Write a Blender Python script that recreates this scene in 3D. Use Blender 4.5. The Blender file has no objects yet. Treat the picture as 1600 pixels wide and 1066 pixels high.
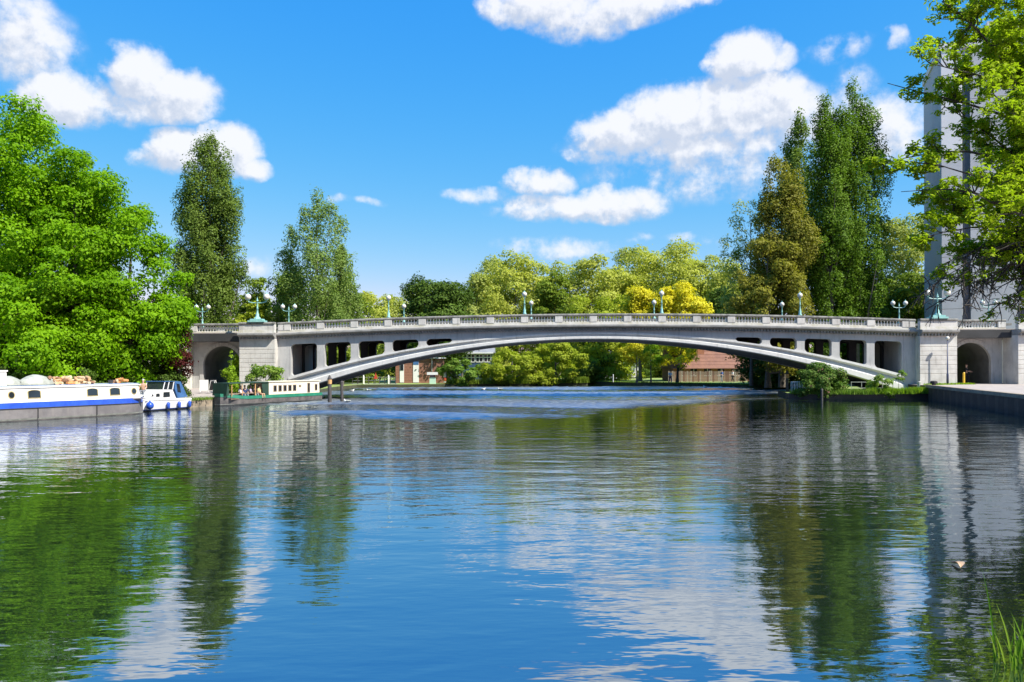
import bpy, math, random
import numpy as np
from mathutils import Vector, Matrix
R = math.radians
random.seed(7)
F, HY, HC = 1244.0, 570.0, 3.1          # focal length (photo px), horizon row, eye height above the water
scn = bpy.context.scene
col = scn.collection

# ------------------------------------------------------------------ camera
cd = bpy.data.cameras.new('camera'); cam = bpy.data.objects.new('camera', cd); col.objects.link(cam)
cd.sensor_width = 36; cd.lens = 36*F/1600; cd.shift_y = (HY-533)/1600
cd.clip_start = .2; cd.clip_end = 4000
cam.location = (0, 0, HC); cam.rotation_euler = (R(90), R(0.22), 0)
scn.camera = cam

# ------------------------------------------------------------------ light
SUN_AZ, SUN_EL = R(123), R(49)           # azimuth clockwise from +Y
sd = Vector((math.sin(SUN_AZ)*math.cos(SUN_EL), math.cos(SUN_AZ)*math.cos(SUN_EL), math.sin(SUN_EL)))
sl = bpy.data.lights.new('sun', 'SUN'); sl.energy = 5.0; sl.angle = R(.53); sl.color = (1, .95, .86)
so = bpy.data.objects.new('sun', sl); col.objects.link(so)
so.rotation_euler = sd.to_track_quat('Z', 'Y').to_euler()
scn.view_settings.view_transform = 'Standard'; scn.view_settings.look = 'None'
scn.view_settings.exposure = 0.78; scn.view_settings.gamma = 1; scn.view_settings.use_curve_mapping = False
scn.cycles.max_bounces = 6; scn.cycles.transmission_bounces = 3; scn.cycles.caustics_reflective = False

# node helper ------------------------------------------------------
class NT:
    def __init__(s, tree): s.t = tree
    def n(s, typ, ins=None, **kw):
        nd = s.t.nodes.new(typ)
        for k, v in kw.items(): setattr(nd, k, v)
        for k, v in (ins or {}).items(): s.put(nd.inputs[k], v)
        return nd
    def put(s, sock, v):
        if isinstance(v, bpy.types.NodeSocket): s.t.links.new(v, sock)
        else: sock.default_value = v
    def m(s, op, a, b=None, c=None, clamp=False):
        nd = s.t.nodes.new('ShaderNodeMath'); nd.operation = op; nd.use_clamp = clamp
        s.put(nd.inputs[0], a)
        if b is not None: s.put(nd.inputs[1], b)
        if c is not None: s.put(nd.inputs[2], c)
        return nd.outputs[0]
    def mix(s, f, a, b):
        nd = s.t.nodes.new('ShaderNodeMix'); nd.data_type = 'RGBA'
        s.put(nd.inputs[0], f); s.put(nd.inputs[6], a); s.put(nd.inputs[7], b)
        return nd.outputs[2]
    def ramp(s, f, lo, hi):
        nd = s.t.nodes.new('ShaderNodeMapRange'); nd.interpolation_type = 'SMOOTHSTEP'
        s.put(nd.inputs[0], f); s.put(nd.inputs[1], lo); s.put(nd.inputs[2], hi)
        return nd.outputs[0]
def c4(c): return (c[0], c[1], c[2], 1)

# ------------------------------------------------------------------ world: Nishita sky and cumulus clouds laid out by direction
world = bpy.data.worlds.new('World'); scn.world = world; world.use_nodes = True
wt = world.node_tree; wt.nodes.clear(); W = NT(wt)
CL = [(15,50,95,66,.8),(90,60,32,30,.62),(110,148,75,38,1),(215,118,52,40,1.15),(285,150,52,36,1.1),(180,165,90,24,.8),(75,140,40,32,.7),
      (285,236,48,30,1),(360,230,44,34,1.15),(393,258,30,18,.9),(238,245,36,16,.6),
      (850,8,75,30,1),(905,28,70,32,1),(990,6,90,26,.9),(1080,2,50,14,.8),
      (1170,92,52,32,1.1),(1222,92,30,20,.6),(1315,78,42,18,.55),(1398,62,20,14,.75),
      (985,205,75,34,1.05),(1070,180,90,42,1.1),(1160,168,90,44,1.1),(1225,170,60,46,1.0),(1110,225,190,30,.75),(1150,262,200,46,.50),(1290,200,90,55,.6),(1375,210,70,58,.8),(1340,130,34,28,.4),
      (850,288,48,20,.95),(875,322,95,18,.8),(975,318,62,28,1.05),(745,303,44,11,.6),(900,240,20,10,.5),
      (870,388,85,18,.5),(575,315,24,7,.42),(530,312,16,7,.36),(1090,375,45,9,.4),(995,375,26,9,.4),(405,410,28,16,.4)]
g = bpy.data.node_groups.new('cloud_density', 'ShaderNodeTree')
g.interface.new_socket('V', in_out='INPUT', socket_type='NodeSocketVector')
g.interface.new_socket('D', in_out='OUTPUT', socket_type='NodeSocketFloat')
G = NT(g); gi = g.nodes.new('NodeGroupInput'); go = g.nodes.new('NodeGroupOutput')
n1 = G.n('ShaderNodeTexNoise', {'Vector': gi.outputs[0], 'Scale': 16.0, 'Detail': 7.0, 'Roughness': .55})
n2 = G.n('ShaderNodeTexNoise', {'Vector': gi.outputs[0], 'Scale': 55.0, 'Detail': 4.0, 'Roughness': .6})
warp = G.n('ShaderNodeVectorMath', {0: n1.outputs['Color'], 1: (.5, .5, .5)}, operation='SUBTRACT')
warp = G.n('ShaderNodeVectorMath', {0: warp.outputs[0], 1: (.05, .03, 0)}, operation='MULTIPLY')
pv = G.n('ShaderNodeVectorMath', {0: gi.outputs[0], 1: warp.outputs[0]}, operation='ADD')
tot = None
for (px, py, rx, ry, w) in CL:
    az = math.atan((px-800)/F); el = math.atan((HY-py)/math.hypot(F, px-800))
    sc_ = math.cos(az)
    d = G.n('ShaderNodeVectorMath', {0: pv.outputs[0], 1: (az, el, 0)}, operation='SUBTRACT')
    d = G.n('ShaderNodeVectorMath', {0: d.outputs[0], 1: (F/(rx*1.42)/(sc_*sc_), F/(ry*1.36)/sc_, 0)}, operation='MULTIPLY')
    d = G.n('ShaderNodeVectorMath', {0: d.outputs[0]}, operation='LENGTH')
    v = G.m('MULTIPLY', G.m('SUBTRACT', 1.0, G.m('MULTIPLY', d.outputs['Value'], d.outputs['Value']), clamp=True), w)
    tot = v if tot is None else G.m('MAXIMUM', tot, v)
# the same kind of cloud goes on outside the frame
big = G.n('ShaderNodeTexNoise', {'Vector': gi.outputs[0], 'Scale': 4.2, 'Detail': 3.0})
sep = G.n('ShaderNodeSeparateXYZ', {0: gi.outputs[0]})
outside = G.m('MAXIMUM', G.ramp(G.m('ABSOLUTE', sep.outputs[0]), .62, .8), G.ramp(sep.outputs[1], .46, .6))
gen = G.m('MULTIPLY', G.m('MULTIPLY', G.ramp(big.outputs[0], .58, .74), outside), .85)
tot = G.m('MAXIMUM', tot, gen)
nz = G.m('ADD', G.m('MULTIPLY', G.m('SUBTRACT', n1.outputs[0], .5), 1.5), G.m('MULTIPLY', G.m('SUBTRACT', n2.outputs[0], .5), .95))
dens = G.m('ADD', tot, G.m('MULTIPLY', nz, G.ramp(tot, .0, .35)))
g.links.new(dens, go.inputs[0])
tc = W.n('ShaderNodeTexCoord')
sp = W.n('ShaderNodeSeparateXYZ', {0: tc.outputs['Generated']})
az_ = W.m('ARCTAN2', sp.outputs[0], sp.outputs[1])
hyp = W.m('SQRT', W.m('ADD', W.m('MULTIPLY', sp.outputs[0], sp.outputs[0]), W.m('MULTIPLY', sp.outputs[1], sp.outputs[1])))
el_ = W.m('ARCTAN2', sp.outputs[2], hyp)
def cloud(dx, dy):
    v = W.n('ShaderNodeCombineXYZ', {0: W.m('ADD', az_, dx), 1: W.m('ADD', el_, dy)})
    nd = W.n('ShaderNodeGroup', node_tree=g); W.put(nd.inputs[0], v.outputs[0]); return nd.outputs[0]
d0 = cloud(0.0, 0.0); d1 = cloud(.010, .017)
alpha = W.ramp(d0, .04, .85)
lit = W.ramp(W.m('SUBTRACT', d0, d1), -.34, .30)
sky = W.n('ShaderNodeTexSky', sky_type='NISHITA', sun_disc=False, sun_elevation=SUN_EL, sun_rotation=SUN_AZ, altitude=50, air_density=1.0, dust_density=.4, ozone_density=2.0)
hs = W.n('ShaderNodeHueSaturation', {'Hue': .5, 'Saturation': 1.16, 'Value': 1.62, 'Color': sky.outputs[0]})
sc3 = W.n('ShaderNodeSeparateColor', {0: hs.outputs[0]})
def curve(ch, mul, pw): return W.m('MULTIPLY', W.m('POWER', W.m('MULTIPLY', W.m('MAXIMUM', sc3.outputs[ch], 0.0), .162), pw), mul/.162)
grade = W.n('ShaderNodeCombineColor', {0: curve(0, .53, 1.62), 1: curve(1, .57, .64), 2: curve(2, .93, .10)})
ccol = W.mix(lit, (3.9, 4.3, 5.1, 1), (6.0, 6.05, 6.3, 1))
fin = W.mix(W.m('MULTIPLY', alpha, .94), grade.outputs[0], ccol)
up = W.ramp(el_, -.02, 0.0)
bg = W.n('ShaderNodeBackground', {'Color': fin, 'Strength': .096})
W.n('ShaderNodeOutputWorld', {'Surface': bg.outputs[0]})

# ------------------------------------------------------------------ materials
def new_mat(name):
    m = bpy.data.materials.new(name); m.use_nodes = True; m.node_tree.nodes.clear(); return m, NT(m.node_tree)
def pbr(name, c, c2=None, scale=2.0, rough=.6, bump=.0, bscale=20, streak=None, metallic=0, spec=.5):
    """mottled surface: c..c2 by noise, optional rain streaks of colour `streak`, noise relief"""
    m, T = new_mat(name)
    tc = T.n('ShaderNodeTexCoord'); ob = tc.outputs['Object']
    nz = T.n('ShaderNodeTexNoise', {'Vector': ob, 'Scale': scale, 'Detail': 6.0, 'Roughness': .65})
    base = T.mix(T.ramp(nz.outputs[0], .35, .68), c4(c), c4(c2 or c))
    if streak:
        mp = T.n('ShaderNodeMapping', {'Vector': ob, 'Scale': (2.2, 2.2, .25)})
        sn = T.n('ShaderNodeTexNoise', {'Vector': mp.outputs[0], 'Scale': 1.6, 'Detail': 7.0, 'Roughness': .7})
        base = T.mix(T.m('MULTIPLY', T.ramp(sn.outputs[0], .5, .78), streak[1]), base, c4(streak[0]))
    b = T.n('ShaderNodeBsdfPrincipled', {'Base Color': base, 'Roughness': rough, 'Metallic': metallic, 'Specular IOR Level': spec})
    if bump:
        bn = T.n('ShaderNodeTexNoise', {'Vector': ob, 'Scale': bscale, 'Detail': 5.0})
        bp = T.n('ShaderNodeBump', {'Strength': bump, 'Distance': .02, 'Height': bn.outputs[0]})
        T.put(b.inputs['Normal'], bp.outputs[0])
    T.n('ShaderNodeOutputMaterial', {'Surface': b.outputs[0]})
    return m
def leafmat(name, a, b, trans=.35, third=None):
    m, T = new_mat(name)
    at = T.n('ShaderNodeAttribute', attribute_name='tint')
    c = T.mix(at.outputs['Fac'], c4(a), c4(b))
    if third: c = T.mix(T.ramp(at.outputs['Fac'], .86, .97), c, c4(third))
    d = T.n('ShaderNodeBsdfPrincipled', {'Base Color': c, 'Roughness': .6, 'Specular IOR Level': .15})
    t = T.n('ShaderNodeBsdfTranslucent', {'Color': T.mix(.75, c, (a[0]*1.5+.02, a[1]*1.6+.03, a[2]*.6, 1))})
    mx = T.n('ShaderNodeMixShader', {0: trans, 1: d.outputs[0], 2: t.outputs[0]})
    T.n('ShaderNodeOutputMaterial', {'Surface': mx.outputs[0]})
    return m
def glass(name, c=(.02,.025,.03), rough=.05):
    return pbr(name, c, rough=rough, spec=.8)

M = {}
M['stone'] = pbr('weathered_stone', (.60,.58,.53), (.46,.44,.40), .8, .8, .4, 14, ((.20,.19,.16), .75))
M['coping'] = pbr('dark_weathered_coping', (.26,.25,.22), (.12,.12,.11), 2.5, .9, .4, 14, ((.07,.07,.065), .7))
M['cornice'] = pbr('streaked_grey_cornice', (.30,.29,.27), (.20,.20,.19), 1.5, .85, .3, 12, ((.10,.10,.09), .6))  # grey mottled base with darker vertical streaks
M['moss'] = pbr('stone_with_lichen', (.62,.60,.55), (.50,.47,.36), 1.1, .85, .3, 14, ((.33,.30,.12), .55))
M['conc'] = pbr('painted_concrete', (.47,.46,.44), (.38,.38,.37), .5, .75, .3, 9, ((.17,.17,.165), .75))
M['rib'] = pbr('pale_rib_concrete', (.68,.67,.63), (.58,.57,.54), .6, .7, .3, 9, ((.26,.26,.24), .6))
M['groove'] = pbr('grey_groove_concrete', (.40,.43,.45), (.34,.37,.39), .9, .8, .2, 9, ((.2,.2,.2), .35))
M['dark'] = pbr('shade_dark_concrete', (.045,.045,.045), (.03,.03,.03), .6, .9, .2, 6)  # near black: shade inside and under the bridge put into the colour
M['tunnel'] = pbr('tunnel_shade_lining', (.14,.14,.135), (.10,.10,.095), .8, .9, .2, 6)  # dark tone carries the shade of the tunnel interior
M['verdigris'] = pbr('verdigris_paint', (.22,.45,.41), (.30,.55,.50), 6, .45, .1, 30)
M['balwhite'] = pbr('pale_baluster_stone', (.74,.72,.67), (.62,.60,.55), 3, .8)
M['globe'] = pbr('frosted_globe', (.66,.64,.56), (.58,.55,.46), 4, .3)
M['grass'] = pbr('mown_grass', (.17,.26,.05), (.30,.36,.12), 1.4, .95, .8, 12)
M['earth'] = pbr('bank_earth', (.07,.07,.035), (.04,.045,.02), 1.2, .95, .8, 6)
M['wetwood'] = pbr('wet_timber_facing', (.022,.018,.017), (.012,.010,.010), 2, .7, .5, 5, ((.05,.04,.03), .5))
M['paving'] = pbr('pale_towpath_paving', (.40,.35,.31), (.32,.28,.25), 1.5, .9, .2, 20)
M['quay'] = pbr('old_concrete_quay', (.36,.29,.21), (.22,.18,.13), 1.0, .9, .5, 7, ((.12,.10,.07), .6))
M['white'] = pbr('white_paint', (.80,.79,.75), (.74,.73,.69), 1.2, .3, .05, 10, ((.5,.47,.40), .25))
M['cream'] = pbr('cream_paint', (.80,.74,.58), (.74,.68,.52), 1.4, .4, .05, 10)
M['blue'] = pbr('royal_blue_paint', (.02,.07,.42), (.03,.10,.50), 2, .25)
M['hull_grey'] = pbr('scuffed_black_hull', (.13,.12,.12), (.20,.185,.18), 1.1, .5, .2, 8, ((.28,.25,.22), .5))
M['green'] = pbr('green_paint', (.02,.17,.10), (.03,.22,.14), 2, .3)
M['dkgreen'] = pbr('dark_green_canvas', (.008,.03,.018), (.012,.045,.026), 2, .7)
M['black'] = pbr('black_metal', (.02,.02,.022), (.03,.03,.03), 3, .45)
M['hullblack'] = pbr('worn_black_hull', (.06,.055,.055), (.16,.14,.13), 1.5, .6, .2, 8)
M['canvas_blue'] = pbr('blue_canvas', (.03,.10,.25), (.05,.14,.32), 3, .75)
M['glass'] = glass('dark_glass')
M['winframe'] = pbr('white_window_frame', (.75,.75,.73), rough=.5)
M['brass'] = pbr('brass_surround', (.45,.36,.16), (.35,.28,.13), 5, .35)
M['tarp'] = pbr('pale_tarpaulin', (.42,.43,.37), (.26,.27,.23), 2.4, .6, .6, 4)
M['bark'] = pbr('grey_bark', (.10,.085,.065), (.16,.14,.11), 5, .95, .8, 12)
M['darkbark'] = pbr('dark_bark', (.035,.03,.025), (.06,.05,.04), 5, .95, .8, 12)
M['brick'] = pbr('red_brown_brick', (.30,.14,.09), (.24,.11,.075), 3, .9, .3, 14)
M['brick2'] = pbr('orange_brick', (.36,.16,.09), (.28,.12,.075), 2, .9, .3, 14)
M['tile'] = pbr('clay_roof', (.24,.12,.085), (.18,.09,.07), 1.2, .85, .3, 14)
M['slate'] = pbr('grey_roof', (.26,.27,.29), (.20,.21,.23), 1.5, .7)
M['navy'] = pbr('navy_cladding', (.03,.06,.13), (.04,.08,.16), 2, .5)
M['wood'] = pbr('weathered_board', (.24,.17,.12), (.16,.12,.085), 3, .9, .4, 10)
M['post'] = pbr('dark_timber_pile', (.05,.045,.045), (.09,.08,.075), 4, .8, .5, 8)
M['orange'] = pbr('ochre_post_band', (.62,.36,.14), (.55,.30,.12), 3, .6)
M['redpaint'] = pbr('red_paint', (.55,.06,.03), (.45,.05,.03), 3, .5)
M['yellow'] = pbr('yellow_paint', (.70,.45,.03), (.60,.38,.03), 3, .5)
M['tower'] = pbr('tower_concrete', (.50,.50,.49), (.43,.43,.42), .25, .8, .1, 3, ((.34,.34,.34), .4))
M['tower_pale_sunlit'] = pbr('tower_pale_sunlit_panel', (.72,.71,.68), (.66,.65,.62), .3, .8, .1, 3)  # pale parapet; on the upper left panels it stands for sunlight
M['tower_slot'] = pbr('tower_dark_glazing', (.03,.035,.045), (.05,.055,.065), 2, .25)
M['skin'] = pbr('skin', (.52,.32,.23), rough=.5)
M['hair'] = pbr('brown_hair', (.06,.035,.02), rough=.6)
M['greyhair'] = pbr('grey_hair', (.45,.44,.42), rough=.6)
for nm, c in dict(cloth_yellow=(.72,.62,.28), cloth_white=(.75,.75,.76), cloth_navy=(.03,.05,.14), cloth_blue=(.04,.16,.48), cloth_black=(.02,.02,.022), cloth_lilac=(.5,.42,.55), cloth_grey=(.22,.23,.25), cloth_tan=(.55,.33,.2)).items():
    M[nm] = pbr(nm, c, tuple(v*.8 for v in c), 8, .85)
M['white_feather'] = pbr('white_feather', (.8,.8,.78), rough=.7)
M['beak'] = pbr('orange_beak', (.6,.25,.03), rough=.5)
M['leafbrown'] = pbr('dead_leaf', (.40,.22,.10), (.60,.45,.30), 30, .6)
LOGM = [pbr('log_'+n, c, tuple(v*.6 for v in c), 9, .85, .3, 20) for n, c in (('orange', (.66,.30,.10)), ('tan', (.66,.42,.22)), ('pale', (.72,.56,.36)), ('brown', (.30,.16,.09)))]

# water
def water_mat():
    m, T = new_mat('river_water')
    geo = T.n('ShaderNodeNewGeometry'); P = geo.outputs['Position']
    mp1 = T.n('ShaderNodeMapping', {'Vector': P, 'Scale': (.38, .9, 1), 'Rotation': (0, 0, R(6))})
    w1 = T.n('ShaderNodeTexNoise', {'Vector': mp1.outputs[0], 'Scale': 1.25, 'Detail': 2.0, 'Roughness': .5, 'Distortion': .3})
    mp2 = T.n('ShaderNodeMapping', {'Vector': P, 'Scale': (.6, 1.5, 1), 'Rotation': (0, 0, R(-14))})
    w2 = T.n('ShaderNodeTexNoise', {'Vector': mp2.outputs[0], 'Scale': 3.6, 'Detail': 2.0, 'Roughness': .5})
    mp3 = T.n('ShaderNodeMapping', {'Vector': P, 'Scale': (.10, .16, 1)})
    w3 = T.n('ShaderNodeTexNoise', {'Vector': mp3.outputs[0], 'Scale': 1.0, 'Detail': 2.0})
    sy = T.n('ShaderNodeSeparateXYZ', {0: P})
    midp = T.ramp(sy.outputs[1], 9.0, 26.0)
    fp = T.n('ShaderNodeAttribute', attribute_name='chop').outputs['Fac']      # wind-roughened reach (real waves in the mesh)
    amp = T.m('ADD', T.m('ADD', .28, T.m('MULTIPLY', midp, .34)), T.m('MULTIPLY', fp, .2))
    h = T.m('ADD', T.m('MULTIPLY', w1.outputs[0], .055), T.m('MULTIPLY', w2.outputs[0], .014))
    h = T.m('ADD', T.m('MULTIPLY', h, amp), T.m('MULTIPLY', w3.outputs[0], .06))
    bp = T.n('ShaderNodeBump', {'Strength': 1.0, 'Distance': 1.0, 'Height': h})
    rough = T.m('ADD', .015, T.m('MULTIPLY', fp, .42))
    gl = T.n('ShaderNodeBsdfGlossy', {'Color': (.88,.94,1,1), 'Roughness': rough, 'Normal': bp.outputs[0]})
    df = T.n('ShaderNodeBsdfDiffuse', {'Color': (.010,.018,.012,1)})
    fr = T.n('ShaderNodeFresnel', {'IOR': 1.6, 'Normal': bp.outputs[0]})
    fac = T.m('ADD', T.m('MULTIPLY', fr.outputs[0], .58), .42, clamp=True)
    mx = T.n('ShaderNodeMixShader', {0: fac, 1: df.outputs[0], 2: gl.outputs[0]})
    T.n('ShaderNodeOutputMaterial', {'Surface': mx.outputs[0]})
    return m
M['water'] = water_mat()

# ------------------------------------------------------------------ mesh building
class MB:
    def __init__(s): s.v = []; s.f = []; s.k = 0
    def add(s, vs, fs):
        o = len(s.v); s.v += [tuple(v) for v in vs]; s.f += [tuple(i+o for i in f) for f in fs]; return s
    def box(s, x0, x1, y0, y1, z0, z1):
        return s.add([(x0,y0,z0),(x1,y0,z0),(x1,y1,z0),(x0,y1,z0),(x0,y0,z1),(x1,y0,z1),(x1,y1,z1),(x0,y1,z1)],
                     [(0,3,2,1),(4,5,6,7),(0,1,5,4),(1,2,6,5),(2,3,7,6),(3,0,4,7)])
    def chamfer(s, x0, x1, y0, y1, z0, z1, c):
        """box with its front (y0) edges bevelled"""
        a = [(x0,y1,z0),(x1,y1,z0),(x1,y1,z1),(x0,y1,z1),(x0,y0+c,z0),(x1,y0+c,z0),(x1,y0+c,z1),(x0,y0+c,z1),
             (x0+c,y0,z0+c),(x1-c,y0,z0+c),(x1-c,y0,z1-c),(x0+c,y0,z1-c)]
        return s.add(a, [(0,1,2,3),(0,4,5,1),(1,5,6,2),(2,6,7,3),(3,7,4,0),(4,8,9,5),(5,9,10,6),(6,10,11,7),(7,11,8,4),(8,11,10,9)])
    def poly_prism(s, pts, z0, z1):
        n = len(pts)
        return s.add([(x,y,z0) for x,y in pts]+[(x,y,z1) for x,y in pts],
                     [tuple(range(n-1,-1,-1)), tuple(range(n,2*n))]+[(i,(i+1)%n,n+(i+1)%n,n+i) for i in range(n)])
    def xz_prism(s, pts, y0, y1):
        n = len(pts)
        return s.add([(x,y0,z) for x,z in pts]+[(x,y1,z) for x,z in pts],
                     [tuple(range(n)), tuple(range(2*n-1,n-1,-1))]+[((i+1)%n,i,n+i,n+(i+1)%n) for i in range(n)])
    def yz_prism(s, pts, x0, x1):
        n = len(pts)
        return s.add([(x0,y,z) for y,z in pts]+[(x1,y,z) for y,z in pts],
                     [tuple(range(n-1,-1,-1)), tuple(range(n,2*n))]+[(i,(i+1)%n,n+(i+1)%n,n+i) for i in range(n)])
    def tube(s, pts, rad, n=6):
        pts = [Vector(p) for p in pts]; o = len(s.v)
        if not isinstance(rad, (list, tuple)): rad = [rad]*len(pts)
        for i, p in enumerate(pts):
            t = (pts[min(i+1, len(pts)-1)]-pts[max(i-1, 0)])
            t = t.normalized() if t.length > 1e-9 else Vector((0,0,1))
            a = t.cross(Vector((0,0,1)) if abs(t.z) < .9 else Vector((1,0,0))).normalized(); b = t.cross(a)
            for k in range(n):
                q = p + (a*math.cos(2*math.pi*k/n)+b*math.sin(2*math.pi*k/n))*rad[i]
                s.v.append(tuple(q))
        for i in range(len(pts)-1):
            for k in range(n):
                s.f.append((o+i*n+k, o+i*n+(k+1)%n, o+(i+1)*n+(k+1)%n, o+(i+1)*n+k))
        s.f.append(tuple(o+k for k in range(n))[::-1]); s.f.append(tuple(o+(len(pts)-1)*n+k for k in range(n)))
        return s
    def lathe(s, prof, c=(0,0,0), n=10):
        o = len(s.v)
        for r, z in prof:
            for k in range(n): s.v.append((c[0]+r*math.cos(2*math.pi*k/n), c[1]+r*math.sin(2*math.pi*k/n), c[2]+z))
        for i in range(len(prof)-1):
            for k in range(n): s.f.append((o+i*n+k, o+i*n+(k+1)%n, o+(i+1)*n+(k+1)%n, o+(i+1)*n+k))
        s.f.append(tuple(o+k for k in range(n))[::-1]); s.f.append(tuple(o+(len(prof)-1)*n+k for k in range(n)))
        return s
    def ball(s, c, r, n=10, m=7, sq=(1,1,1)):
        prof = [(max(1e-3, math.sin(math.pi*i/m))*r, -math.cos(math.pi*i/m)*r) for i in range(m+1)]
        o = len(s.v); s.lathe(prof, (0,0,0), n)
        s.v[o:] = [(c[0]+x*sq[0], c[1]+y*sq[1], c[2]+z*sq[2]) for x,y,z in s.v[o:]]
        return s
    def band(s, us, lo, hi, y0, y1, caps=True, n0=None):
        """solid between lo(u) and hi(u) along u"""
        n = len(us); vs = []
        for u in us:
            a, b = lo(u), hi(u); vs += [(u,y0,a),(u,y0,b),(u,y1,b),(u,y1,a)]
        fs = []
        for i in range(n-1):
            a, b = 4*i, 4*i+4
            fs += [(a,b,b+1,a+1),(a+1,b+1,b+2,a+2),(a+2,b+2,b+3,a+3),(a+3,b+3,b,a)]
        if caps: fs += [(0,1,2,3),(4*n-1,4*n-2,4*n-3,4*n-4)]
        return s.add(vs, fs)
    def sweep(s, us, sec):
        """sec(u) -> closed list of (y,z)"""
        n = len(sec(us[0])); vs = []; fs = []
        for u in us: vs += [(u,y,z) for y,z in sec(u)]
        for i in range(len(us)-1):
            for k in range(n): a = i*n+k; b = i*n+(k+1)%n; fs.append((a,a+n,b+n,b))
        fs += [tuple(range(n)), tuple(range(len(us)*n-1, len(us)*n-n-1, -1))]
        return s.add(vs, fs)
    def mesh(s, name, mat, smooth=False):
        me = bpy.data.meshes.new(name); me.from_pydata(s.v, [], s.f); me.update()
        if mat: me.materials.append(mat)
        if smooth: me.shade_smooth()
        return me
    def obj(s, name, mat, parent=None, smooth=False, **props):
        return link(name, s.mesh(name, mat, smooth), parent, **props)
def link(name, data, parent=None, loc=None, rot=None, **props):
    o = bpy.data.objects.new(name, data); col.objects.link(o)
    if parent: o.parent = parent
    if loc is not None: o.location = loc
    if rot is not None: o.rotation_euler = rot
    for k, v in props.items(): o[k] = v
    return o
def thing(name, label, cat, loc=(0,0,0), rz=0, group=None, scale=None):
    o = link(name, None, None, loc, (0,0,rz), label=label, category=cat)
    o.empty_display_size = .2
    if scale: o.scale = scale
    if group: o['group'] = group
    return o
def tag(o, label, cat, group=None):
    o['label'] = label; o['category'] = cat
    if group: o['group'] = group
    return o
def dup(root, loc=None, rz=None, label=None, group=None):
    r = root.copy(); col.objects.link(r)
    if loc is not None: r.location = loc
    if rz is not None: r.rotation_euler = (0,0,rz)
    if label: r['label'] = label
    if group: r['group'] = group
    for ch in list(root.children):
        c = ch.copy(); col.objects.link(c); c.parent = r
        for g2 in ch.children:
            d = g2.copy(); col.objects.link(d); d.parent = c
    return r
def at(px, Y, z=0): return ((px-800)/F*Y, Y, z)
def Yw(py, z=0): return (HC-z)*F/(py-HY)
def zat(py, Y): return HC+(HY-py)*Y/F

# ------------------------------------------------------------------ water and land
def water():
    rng = np.random.default_rng(11)
    X = np.arange(-32, 40.01, .2); Y = np.arange(39, 114.01, .12); gx, gy = np.meshgrid(X, Y)
    h = np.zeros_like(gx)
    for _ in range(60):
        lam = rng.uniform(.5, 1.25); th = math.pi/2+rng.normal(0, .42); k = 2*math.pi/lam
        h += .25*math.sqrt(2/60)/k*np.sin(k*(gx*math.cos(th)+gy*math.sin(th))+rng.uniform(0, 6.28))
    wob = 2.2*np.sin(gx*.21+1.3)+1.3*np.sin(gx*.53+gy*.1)+.8*np.sin(gx*1.1-gy*.3)
    edge = gy+wob*.8-.95*np.maximum(gx, 0)-2.2*np.maximum(-14-gx, 0)
    ss = lambda v, a, b: (lambda t: t*t*(3-2*t))(np.clip((v-a)/(b-a), 0, 1))
    streak = .5+.5*np.sin(gy*.30+1.4*np.sin(gx*.06+.8)+.5*np.sin(gx*.17))
    m = ss(edge, 42, 53)*(.45+.55*ss(streak, .22, .5))
    m *= ss(gx, -32, -28)*ss(-gx, -40, -36)*ss(gy, 39, 42)*ss(-gy, -114, -110)
    n, q = gx.shape
    v = np.stack([gx, gy, h*m], -1).reshape(-1, 3)
    idx = np.arange(n*q).reshape(n, q)
    f = np.stack([idx[:-1,:-1], idx[:-1,1:], idx[1:,1:], idx[1:,:-1]], -1).reshape(-1, 4)
    x0, x1, y0, y1 = X[0], X[-1], Y[0], Y[-1]
    ex = np.array([(-900,-60,0),(900,-60,0),(900,1500,0),(-900,1500,0),(x0,y0,0),(x1,y0,0),(x1,y1,0),(x0,y1,0)]); o = len(v)
    f = np.concatenate([f, o+np.array([(0,1,5,4),(1,2,6,5),(2,3,7,6),(3,0,4,7)])]); v = np.concatenate([v, ex])
    me = bpy.data.meshes.new('river_water'); me.vertices.add(len(v)); me.vertices.foreach_set('co', v.reshape(-1).astype('f'))
    me.loops.add(f.size); me.loops.foreach_set('vertex_index', f.reshape(-1).astype('i'))
    me.polygons.add(len(f)); me.polygons.foreach_set('loop_start', np.arange(0, f.size, 4, dtype='i'))
    a = me.attributes.new('chop', 'FLOAT', 'POINT'); a.data.foreach_set('value', np.concatenate([m.reshape(-1), np.zeros(8)]).astype('f'))
    me.materials.append(M['water']); me.update(); me.shade_smooth()
    link('river_water', me, None, kind='structure')
water()
def land(name, pts, z, top, side):
    n = len(pts)
    t = MB().add([(x,y,z) for x,y in pts], [tuple(range(n))])
    o = t.obj(name, top, kind='structure')
    s_ = MB()
    for i in range(n):
        (x0,y0),(x1,y1) = pts[i], pts[(i+1)%n]
        s_.add([(x0,y0,-1),(x1,y1,-1),(x1,y1,z-.004),(x0,y0,z-.004)], [(0,1,2,3)])
    s_.obj(name+'_side', side, kind='structure')
    return o
land('left_bank', [(-52,-10),(-46,22),(-31.5,45.5),(-27.6,52.5),(-27,56),(-25.6,58.6),(-25.2,58.7),(-60,60),(-200,60),(-200,-10)], .5, M['grass'], M['earth'])
land('quay', [(-24.3,59.4),(-22.6,62.5),(-21.6,67),(-21.0,72),(-21.2,84),(-60,84),(-60,60.01),(-25.2,58.71)], .55, M['paving'], M['quay'])
land('far_left_bank', [(-21.2,84.01),(-22,100),(-21,108),(-9,111),(-2,113),(10,116),(11.2,118),(10.5,124),(12,129),(20,112+2),(29.6,103.5),(33.5,92),(33.7,78),(70,78),(400,120),(600,700),(-600,700),(-300,84.01)], .45, M['grass'], M['earth'])
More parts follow.
